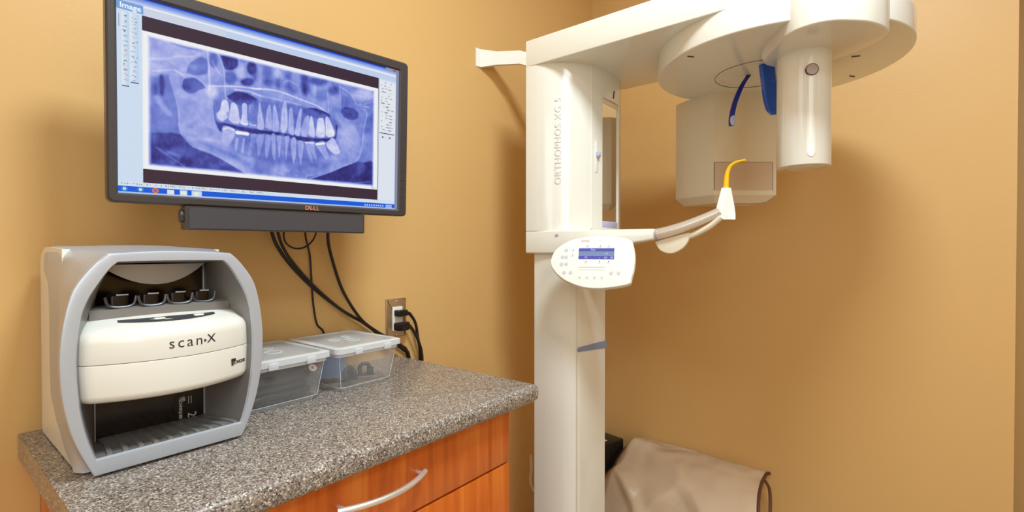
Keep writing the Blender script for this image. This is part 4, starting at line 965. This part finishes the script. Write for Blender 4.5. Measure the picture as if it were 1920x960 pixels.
# film grain and soft trabecular texture
rs = np.random.RandomState(5)
def smooth_noise(sx, sy):
    g = rs.rand(GH // sy + 3, GW // sx + 3)
    u = xx_ / sx; v = yy_ / sy
    i, j = v.astype(int), u.astype(int)
    fv, fu = v - i, u - j
    fv = fv * fv * (3 - 2 * fv); fu = fu * fu * (3 - 2 * fu)
    return (g[i, j] * (1 - fu) + g[i, j + 1] * fu) * (1 - fv) + (g[i + 1, j] * (1 - fu) + g[i + 1, j + 1] * fu) * fv
I += (smooth_noise(9, 9) - 0.5) * 0.10 + (smooth_noise(26, 20) - 0.5) * 0.12 + (smooth_noise(4, 6) - 0.5) * 0.06
ed = np.minimum(np.minimum(xx_ - 44, 493 - xx_), np.minimum(yy_ - 64, 297 - yy_))
glw = np.clip(1 - (ed + 1) / 6, 0, 1)
I = I * (1 - glw) + 1.0 * glw
stops = [(0, (34, 28, 84)), (0.15, (54, 54, 138)), (0.3, (88, 104, 196)), (0.5, (128, 146, 226)), (0.65, (166, 176, 240)), (0.8, (202, 208, 252)), (0.92, (238, 240, 255)), (1.0, (252, 253, 255))]
xr3 = np.stack([np.interp(np.clip(I, 0, 1), [s[0] for s in stops], [s[1][c] / 255 for s in stops]) for c in range(3)], -1)
inside = (xx_ > 38) & (xx_ < 500) & (yy_ > 59) & (yy_ < 302) & (ed > -5)
img[inside] = xr3[inside]
rect(488, 294, 489, 301, (40, 40, 60)); rect(488, 300, 496, 301, (40, 40, 60))
img = np.clip(img, 0, 1)
lin_img = np.where(img <= 0.04045, img / 12.92, ((img + 0.055) / 1.055) ** 2.4)

me = bpy.data.meshes.new('screen')
gx, gy = np.meshgrid(np.linspace(-DW, DW, GW + 1) + dx, np.linspace(DH, -DH, GH + 1) + dz)
co = np.stack([gx.ravel(), np.full(gx.size, 0.0045), gy.ravel()], -1)
idx = np.arange((GW + 1) * (GH + 1)).reshape(GH + 1, GW + 1)
quads = np.stack([idx[:-1, :-1], idx[1:, :-1], idx[1:, 1:], idx[:-1, 1:]], -1).reshape(-1, 4)
me.vertices.add(len(co)); me.vertices.foreach_set('co', co.astype(np.float32).ravel())
me.loops.add(quads.size); me.loops.foreach_set('vertex_index', quads.astype(np.int32).ravel())
me.polygons.add(len(quads)); me.polygons.foreach_set('loop_start', np.arange(0, quads.size, 4, dtype=np.int32)); me.polygons.foreach_set('loop_total', np.full(len(quads), 4, dtype=np.int32))
me.update(); me.validate()
ca = me.color_attributes.new('screen_colour', 'FLOAT_COLOR', 'CORNER')
cols = np.concatenate([np.repeat(lin_img.reshape(-1, 3), 4, axis=0), np.ones((quads.size, 1))], 1)
ca.data.foreach_set('color', cols.astype(np.float32).ravel())
m = mat('lit_screen', (6, 5, 6), 0.22, spec=0.3)
at = m.node_tree.nodes.new('ShaderNodeVertexColor')
at.layer_name = 'screen_colour'
m.node_tree.links.new(at.outputs['Color'], m.node_tree.nodes['Principled BSDF'].inputs['Emission Color'])
m.node_tree.nodes['Principled BSDF'].inputs['Emission Strength'].default_value = 1.0
me.materials.append(m)
scr = bpy.data.objects.new('screen', me)
COL.objects.link(scr)
scr.parent = mon
props(scr, label='lit screen with blue-tinted panoramic tooth x-ray')
wm_ = glow('white_screen_text', (244, 250, 255), 1.0)
mk('screen_text', xf(xf(text('Image', 0.0120, 0.0001, align='LEFT', bold=0.0003), Matrix.Translation((0, 0, 0.0002))), frame((dx - DW + 0.004, 0.0042, dz + DH - 0.0205), (1, 0, 0), (0, 0, 1), (0, -1, 0))), wm_, scr)

# ------------------------------------------------------------------ storage bins
def bin_(cx, cy, w, d, rz, label):
    t = thing('storage_bin', label, 'storage bin', (cx, cy, CZ), 'clear storage bins', local=Matrix.Rotation(R(rz), 3, 'Z'))
    h = 0.091
    def rr(s, z): return [(x, y, z) for x, y in rrect(-w / 2 + s, w / 2 - s, -d / 2 + s, d / 2 - s, 0.014)]
    bx_ = mk('tub', loft([rr(0.020, 0.0105), rr(0.008, h), rr(0.0065, h), rr(0.0185, 0.006), rr(0.022, 0.0005)][::1] , False, True), M['clear'], t, ang=25)
    # milky bottom and rim
    mk('tub_rim', loft([rr(0.004, h - 0.010), rr(0.0035, h), rr(0.0085, h), rr(0.0095, h - 0.010), rr(0.004, h - 0.010)], False, False), M['rim'], bx_)
    edge = [tuple(p) for p in rr(0.0195, 0.008)]
    mk('base_ridge', tube(edge + edge[:1], 0.0008, 6, 1, False), M['rim'], bx_)
    for sx in (-1, 1):
        mk('corner_ridge', tube([(sx * (w / 2 - 0.0225), -d / 2 + 0.0205, 0.008), (sx * (w / 2 - 0.012), -d / 2 + 0.010, h - 0.01)], 0.0008, 6, 1, False), M['rim'], bx_)
    lid = mk('lid', loft([rr(0.002, h + 0.001), rr(0.0, h + 0.003), rr(0.0, h + 0.009), rr(0.003, h + 0.0105), rr(0.016, h + 0.0105), rr(0.018, h + 0.0085)]), M['lid'], t, ang=25)
    mk('lid_edge', loft([rr(-0.0015, h - 0.002), rr(-0.0015, h + 0.0095), rr(0.002, h + 0.0112), rr(0.013, h + 0.0112), rr(0.0135, h + 0.0095)] , False, False), M['rim'], lid)
    for (x, y, r_) in ((-0.022, 0.012, 0.016), (0.010, -0.018, 0.019), (0.022, 0.030, 0.012)):
        mk('embossed_ring', xf(ring(0, 0, r_ * 0.72, r_, 0, 0.0012, 28), Matrix.Translation((x, y, h + 0.0087))), M['rim'], lid)
    for x in (-0.035, 0.045):
        mk('clip_tab', box(x - 0.010, x + 0.010, -d / 2 - 0.004, -d / 2 + 0.002, h - 0.008, h + 0.006, 0.0015), M['rim'], lid)
    return t
bin_(0.495, 1.074, 0.186, 0.214, 1, 'clear lidded bin of black film sleeves next to the scanner')
bin_(0.690, 1.075, 0.180, 0.214, 1, 'clear lidded bin nearest the power outlet, holding a few clips')

def blob(cx, cy, cz, rx, ry, rz, seed, rough=0.25, sub=3, zmin=None):
    bm = bmesh.new()
    bmesh.ops.create_icosphere(bm, subdivisions=sub, radius=1)
    for v in bm.verts:
        n_ = noise.noise(v.co * 1.6 + Vector((seed, 0, 0))) + 0.5 * noise.noise(v.co * 4 + Vector((0, seed, 0)))
        s = 1 + rough * n_
        p = v.co.copy()
        p = Vector([math.copysign(abs(c) ** 0.75, c) for c in p])
        v.co = Vector((cx + p.x * rx * s, cy + p.y * ry * s, max(cz + p.z * rz * s, zmin if zmin is not None else -9)))
    return bm
# black film sleeves lying in the left bin
for i, (x, y, z, a, tl) in enumerate([(0.497, 1.072, 0.0195, 1, 0), (0.494, 1.072, 0.0350, -2, 0), (0.498, 1.071, 0.0505, 2, 0.5), (0.492, 1.073, 0.0660, -3, 0), (0.492, 1.073, 0.0810, 2, -0.5)]):
    lab = ['flat black film sleeve at the bottom of the left bin', 'black film sleeve second from the bottom in left bin', 'black film sleeve in the middle of left bin pile', 'black film sleeve fourth up in left bin pile', 'tilted black film sleeve topmost in left bin'][i]
    sw, sd = 0.064 - 0.001 * i, 0.076 - 0.001 * i
    bm = rprism(rrect(-sw, sw, -sd, sd, 0.014), -0.0058, 0.0058, 0.005, 0.005)
    bmesh.ops.subdivide_edges(bm, edges=[e for e in bm.edges if e.calc_length() > 0.03], cuts=8)
    for v in bm.verts:
        v.co.z += 0.004 * noise.noise(Vector((v.co.x * 22, v.co.y * 22, i)))
    o = mk('film_sleeve', bm, M['blackfilm'], None, label=lab, cat='film sleeve', group='film sleeves in the left bin')
    o.location = (x, y, CZ + z)
    o.rotation_euler = (R(tl), R(-tl * 0.6), R(a))
tag = thing('capped_vial', 'small white-topped pink cap inside the left bin', 'vial', (0.562, 1.0, CZ + 0.058))
mk('cap_body', xf(rprism(circ(0, 0, 0.0075, 24), -0.016, 0.0, 0.001), frame((0.5615, 0.996, CZ + 0.0655), (0.8, -0.6, 0), (-0.1, 0.2, 0.97), (-0.6, -0.75, 0.2))), M['pink'], tag)
mk('cap_face', xf(ring(0, 0, 0.0028, 0.0078, -0.001, 0.0012, 24), frame((0.5615, 0.996, CZ + 0.0655), (0.8, -0.6, 0), (-0.1, 0.2, 0.97), (-0.6, -0.75, 0.2))), M['white'], tag)

# black clips in the right bin
def clip(x, y, a, s, label):
    t = thing('film_clip', label, 'clip', (x, y, CZ + 0.0115), 'clips in the right bin', local=Matrix.Rotation(R(a), 3, 'Z'))
    mk('clip_base', rprism(rrect(-0.020 * s, 0.020 * s, -0.010 * s, 0.010 * s, 0.004 * s), 0, 0.004, 0.001), M['clipgrey'], t)
    mk('clip_arch', tube([(-0.012 * s, 0, 0.003), (-0.013 * s, 0, 0.020 * s), (-0.004 * s, 0, 0.028 * s), (0.008 * s, 0, 0.024 * s), (0.012 * s, 0, 0.004)], 0.0048 * s, 10, 5), M['clipgrey'], t)
    mk('clip_tab', rprism([(0.006 * s, -0.007 * s), (0.019 * s, -0.004 * s), (0.017 * s, 0.006 * s), (0.005 * s, 0.007 * s)], 0.003, 0.019 * s, 0.001), M['clipgrey'], t)
clip(0.668, 1.022, 10, 1.05, 'rounded black clip at the left of the right bin')
clip(0.722, 1.036, -24, 1.0, 'pointed black clip at the right of the right bin')
clip(0.695, 1.062, 60, 0.8, 'small black clip behind the other two clips')
o = mk('film_envelope', rprism(rrect(-0.028, 0.028, -0.002, 0.002, 0.001), 0, 0.060, 0.001), M['bluegrey'], None, label='blue-grey envelope leaning upright in the right bin', cat='envelope')
o.location = (0.645, 1.062, CZ + 0.015); o.rotation_euler = (R(-10), R(8), R(-22))

# ------------------------------------------------------------------ power outlet, plugs and cords
ol = thing('power_outlet', 'brushed steel wall outlet with white sockets above the counter', 'power outlet', (0.944, WY - 0.004, 0.997))
pl = xf(rprism(rrect(-0.0375, 0.0375, -0.0585, 0.0585, 0.002), 0, 0.0055, 0.0035), frame((0.944, WY - 0.0002, 0.997), (1, 0, 0), (0, 0, 1), (0, -1, 0)))
mk('faceplate', pl, M['plate'], ol, ang=20)
rc_ = mk('receptacle', xf(rprism(rrect(-0.0185, 0.0185, -0.036, 0.036, 0.002), 0, 0.0085, 0.001), frame((0.946, WY - 0.0002, 0.994), (1, 0, 0), (0, 0, 1), (0, -1, 0))), M['white'], ol, label='white twin socket')
for z in (0.0508, -0.0508):
    mk('screw', xf(rprism(circ(0, 0, 0.0028, 14), 0.004, 0.0062, 0.0006), frame((0.944, WY, 0.997 + z), (1, 0, 0), (0, 0, 1), (0, -1, 0))), M['steel'], ol)


def cord(name, label, path, r, cat='cable'):
    return mk(name, tube(path, r, 10, 8), M['rubber'], None, label=label, cat=cat)


# plug bodies
def plug(label, z, big, path, zoff):
    y0 = WY - 0.0092
    t = thing('appliance_cable', label, 'cable', (0.945, y0 - 0.012, z), 'cords plugged into the outlet')
    if big:
        b = rprism([(0.930, y0 - 0.001), (0.930, y0 - 0.020), (0.938, y0 - 0.030), (0.962, y0 - 0.030), (0.974, y0 - 0.022), (0.974, y0 - 0.010), (0.962, y0 - 0.001)], z - 0.013, z + 0.012, 0.005, 0.006)
    else:
        b = rprism([(0.932, y0 - 0.001), (0.932, y0 - 0.020), (0.940, y0 - 0.024), (0.966, y0 - 0.022), (0.968, y0 - 0.004), (0.960, y0 - 0.001)], z - 0.010, z + 0.009, 0.003, 0.003)
    pb = mk('plug', b, M['black'], t, label='moulded black plug')
    for k in range(4):
        mk('strain_relief', tube([(0.966 + 0.0052 * k, y0 - 0.013, z + 0.0 - zoff * k), (0.9692 + 0.0052 * k, y0 - 0.013, z - zoff * (k + 0.5))], 0.0062 - 0.0005 * k, 10, 1, False), M['black'], pb)
    mk('cord', tube(path, 0.0046, 10, 8), M['rubber'], t)
plug('black cord with angled plug in the upper socket', 1.012, False, [(0.966, 1.178, 1.011), (0.984, 1.178, 1.002), (1.003, 1.178, 0.975), (1.016, 1.182, 0.93), (1.028, 1.186, 0.88), (1.030, 1.186, 0.80), (1.045, 1.186, 0.55), (1.045, 1.18, 0.25)], 0.0022)
plug('black cord with chunky plug in the lower socket', 0.972, True, [(0.970, 1.178, 0.971), (0.982, 1.176, 0.966), (0.996, 1.172, 0.945), (1.010, 1.170, 0.915), (1.022, 1.170, 0.875), (1.024, 1.170, 0.80), (1.03, 1.168, 0.5), (1.03, 1.165, 0.2)], 0.0012)

# cables behind the monitor running down the wall
cord('monitor_cable', 'thick black cable sweeping from the monitor down to the right, upper strand', [(0.50, 1.10, 1.34), (0.545, 1.150, 1.255), (0.578, 1.180, 1.206), (0.625, 1.188, 1.150), (0.682, 1.188, 1.095), (0.755, 1.188, 1.038), (0.812, 1.188, 1.003), (0.860, 1.188, 0.968), (0.905, 1.188, 0.938), (0.955, 1.187, 0.912), (0.982, 1.187, 0.872), (0.988, 1.187, 0.70), (0.98, 1.18, 0.3)], 0.0042)
cord('monitor_cable', 'thick black cable sweeping from the monitor down to the right, lower strand', [(0.51, 1.08, 1.34), (0.556, 1.140, 1.25), (0.590, 1.172, 1.200), (0.632, 1.178, 1.148), (0.690, 1.181, 1.090), (0.760, 1.181, 1.032), (0.822, 1.181, 0.994), (0.868, 1.181, 0.957), (0.910, 1.180, 0.930), (0.952, 1.178, 0.902), (0.973, 1.177, 0.866), (0.976, 1.174, 0.70), (0.97, 1.17, 0.3)], 0.0036)
cord('monitor_cable', 'black cable dropping steeply from the right of the speaker bar', [(0.700, 1.12, 1.33), (0.706, 1.170, 1.26), (0.714, 1.185, 1.218), (0.730, 1.186, 1.160), (0.752, 1.186, 1.100), (0.775, 1.176, 1.050), (0.808, 1.172, 1.005), (0.850, 1.171, 0.972), (0.900, 1.168, 0.940), (0.948, 1.166, 0.908), (0.970, 1.166, 0.866), (0.971, 1.166, 0.70), (0.97, 1.160, 0.3)], 0.0042)
cord('thin_cable', 'thin black cable hanging down behind the right bin', [(0.66, 1.10, 1.33), (0.648, 1.170, 1.262), (0.650, 1.184, 1.236), (0.667, 1.1955, 1.190), (0.672, 1.1965, 1.130), (0.676, 1.1965, 1.070), (0.686, 1.1965, 1.010), (0.705, 1.1965, 0.985), (0.712, 1.1965, 0.94), (0.712, 1.1960, 0.884)], 0.0024)
cord('thin_cable', 'thin black cable looping in a curve under the speaker bar', [(0.56, 1.08, 1.33), (0.568, 1.130, 1.255), (0.585, 1.160, 1.222), (0.612, 1.172, 1.206), (0.640, 1.172, 1.208), (0.660, 1.165, 1.228), (0.664, 1.150, 1.262), (0.655, 1.10, 1.33)], 0.0022)
cord('white_cable', 'thin white cable curling behind the cream column', [(1.50, 1.10, 0.42), (1.505, 1.10, 0.37), (1.498, 1.10, 0.325), (1.515, 1.10, 0.285), (1.54, 1.10, 0.262)], 0.0045)
bpy.data.objects['white_cable'].data.materials[0] = M['white']
o = cord('white_cable', 'thin white cable on the floor side of the cream column', [(1.54, 1.06, 0.285), (1.51, 1.06, 0.262), (1.488, 1.06, 0.23), (1.478, 1.06, 0.16), (1.48, 1.06, 0.04), (1.50, 1.06, 0.006)], 0.0045)
o.data.materials[0] = M['white']

# ------------------------------------------------------------------ lead apron heaped on a low box
bxp = thing('low_box', 'low carton hidden under the tan apron beside the machine wall', 'box', (1.95, 0.75, 0))
mk('carton', box(1.93, 2.09, 0.50, 1.00, 0.0, 0.16, 0.006), M['trim'], bxp)
ap = thing('lead_apron', 'tan vinyl apron with brown binding heaped on the floor beside the column', 'apron', (1.93, 0.75, 0))
sec = [(2.136, 0.348), (2.115, 0.352), (2.06, 0.342), (2.00, 0.320), (1.945, 0.290), (1.90, 0.250), (1.865, 0.195), (1.84, 0.13), (1.825, 0.06), (1.82, 0.012)]
NS, NT = 66, 80
sp2 = catmull([(x, 0, z) for x, z in sec], 8)
def secp(t):
    q = t * (len(sp2) - 1); i = min(int(q), len(sp2) - 2); f = q - i
    return sp2[i].lerp(sp2[i + 1], f)
def apt(s, t):
    """s: 0 right end .. 1 left end near the column; t: 0 wall .. 1 floor"""
    y = 0.402 + s * (0.575 + 0.11 * t)
    p = secp(t)
    x, z = p.x, p.z
    top = 1 - min(1, max(0, (t - 0.15) / 0.6))
    z *= 1 - 0.07 * (1 - s)
    # left end sags and is pulled back
    sg = max(0, (s - 0.88) / 0.12)
    z -= 0.075 * sg ** 1.2 * (0.5 + 0.5 * (1 - t))
    x += 0.02 * sg
    y -= 0.05 * t * sg
    # right end: slightly tucked
    y += 0.012 * math.sin(t * 7) * (1 - s)
    # soft folds: long creases fanning out from the left end
    amp = 0.020 * math.exp(-((s - 0.78) / 0.30) ** 2)
    z += amp * math.sin(16 * t + 5 * s) * math.exp(-((t - 0.30) / 0.30) ** 2)
    d = abs((s - 0.52) - 0.5 * (t - 0.55))
    x -= 0.026 * max(0, 1 - d / 0.11) * min(1, t * 1.6)
    d2 = abs((s - 0.28) + 0.7 * (t - 0.62))
    x -= 0.022 * max(0, 1 - d2 / 0.10) * min(1, t * 1.6)
    d3 = abs((s - 0.80) + 0.9 * (t - 0.55))
    x -= 0.024 * max(0, 1 - d3 / 0.08) * min(1, t * 1.6)
    nz = noise.noise(Vector((s * 5.0, t * 4.0, 1.7))); nz2 = noise.noise(Vector((s * 11, t * 9.0, 4.1)))
    k = min(1, t * 5)
    x -= 0.016 * nz * k; z += 0.011 * nz2 * k * top + 0.008 * nz * top * k
    return Vector((min(x, 2.137), y, max(z, 0.006)))
def apron():
    bm = bmesh.new()
    g = [[bm.verts.new(apt(i / NS, j / NT)) for j in range(NT + 1)] for i in range(NS + 1)]
    for i in range(NS):
        for j in range(NT):
            bm.faces.new((g[i][j], g[i + 1][j], g[i + 1][j + 1], g[i][j + 1]))
    ret = bmesh.ops.solidify(bm, geom=bm.faces[:], thickness=0.005)
    return bm
ao = mk('vinyl_sheet', apron(), M['apron'], ap, ang=60)
mk('binding', tube([apt(0.0, t) + Vector((0, -0.002, -0.002)) for t in np.linspace(0, 1, 24)], 0.0062, 8, 2), M['trim'], ap, label='brown edge binding')
mk('binding', tube([apt(1.0, t) + Vector((0, 0.002, -0.002)) for t in np.linspace(0, 1, 24)], 0.0062, 8, 2), M['trim'], ap, label='brown edge binding')
mk('binding', tube([apt(s, 0.07) + Vector((0.0, 0, 0.003)) for s in np.linspace(0.90, 1, 8)], 0.005, 8, 2), M['trim'], ap, label='brown edge binding')
lp = [apt(0, 0.18) + Vector((0, -0.004, -0.008)), apt(0, 0.25) + Vector((0, -0.030, -0.02)), apt(0, 0.4) + Vector((0, -0.040, -0.05)), apt(0, 0.6) + Vector((0, -0.030, -0.06)), apt(0, 0.8) + Vector((0, -0.006, -0.04))]
mk('tie_loop', tube([tuple(p) for p in lp], 0.006, 8, 6, squash=0.5), M['trim'], ap)
cs = thing('black_case', 'black plastic case poking out between the column and the tan apron', 'case', (2.02, 1.13, 0.0))
mk('case_body', xf(box(-0.065, 0.065, -0.065, 0.065, 0, 0.326, 0.006), Matrix.Translation((2.05, 1.080, 0)) @ Matrix.Rotation(R(-10), 4, 'Z')), M['black'], cs)
mk('case_label', xf(box(-0.050, -0.012, -0.03, 0.045, 0.3258, 0.3266), Matrix.Translation((2.05, 1.080, 0)) @ Matrix.Rotation(R(-10), 4, 'Z')), M['whiteink'], cs)
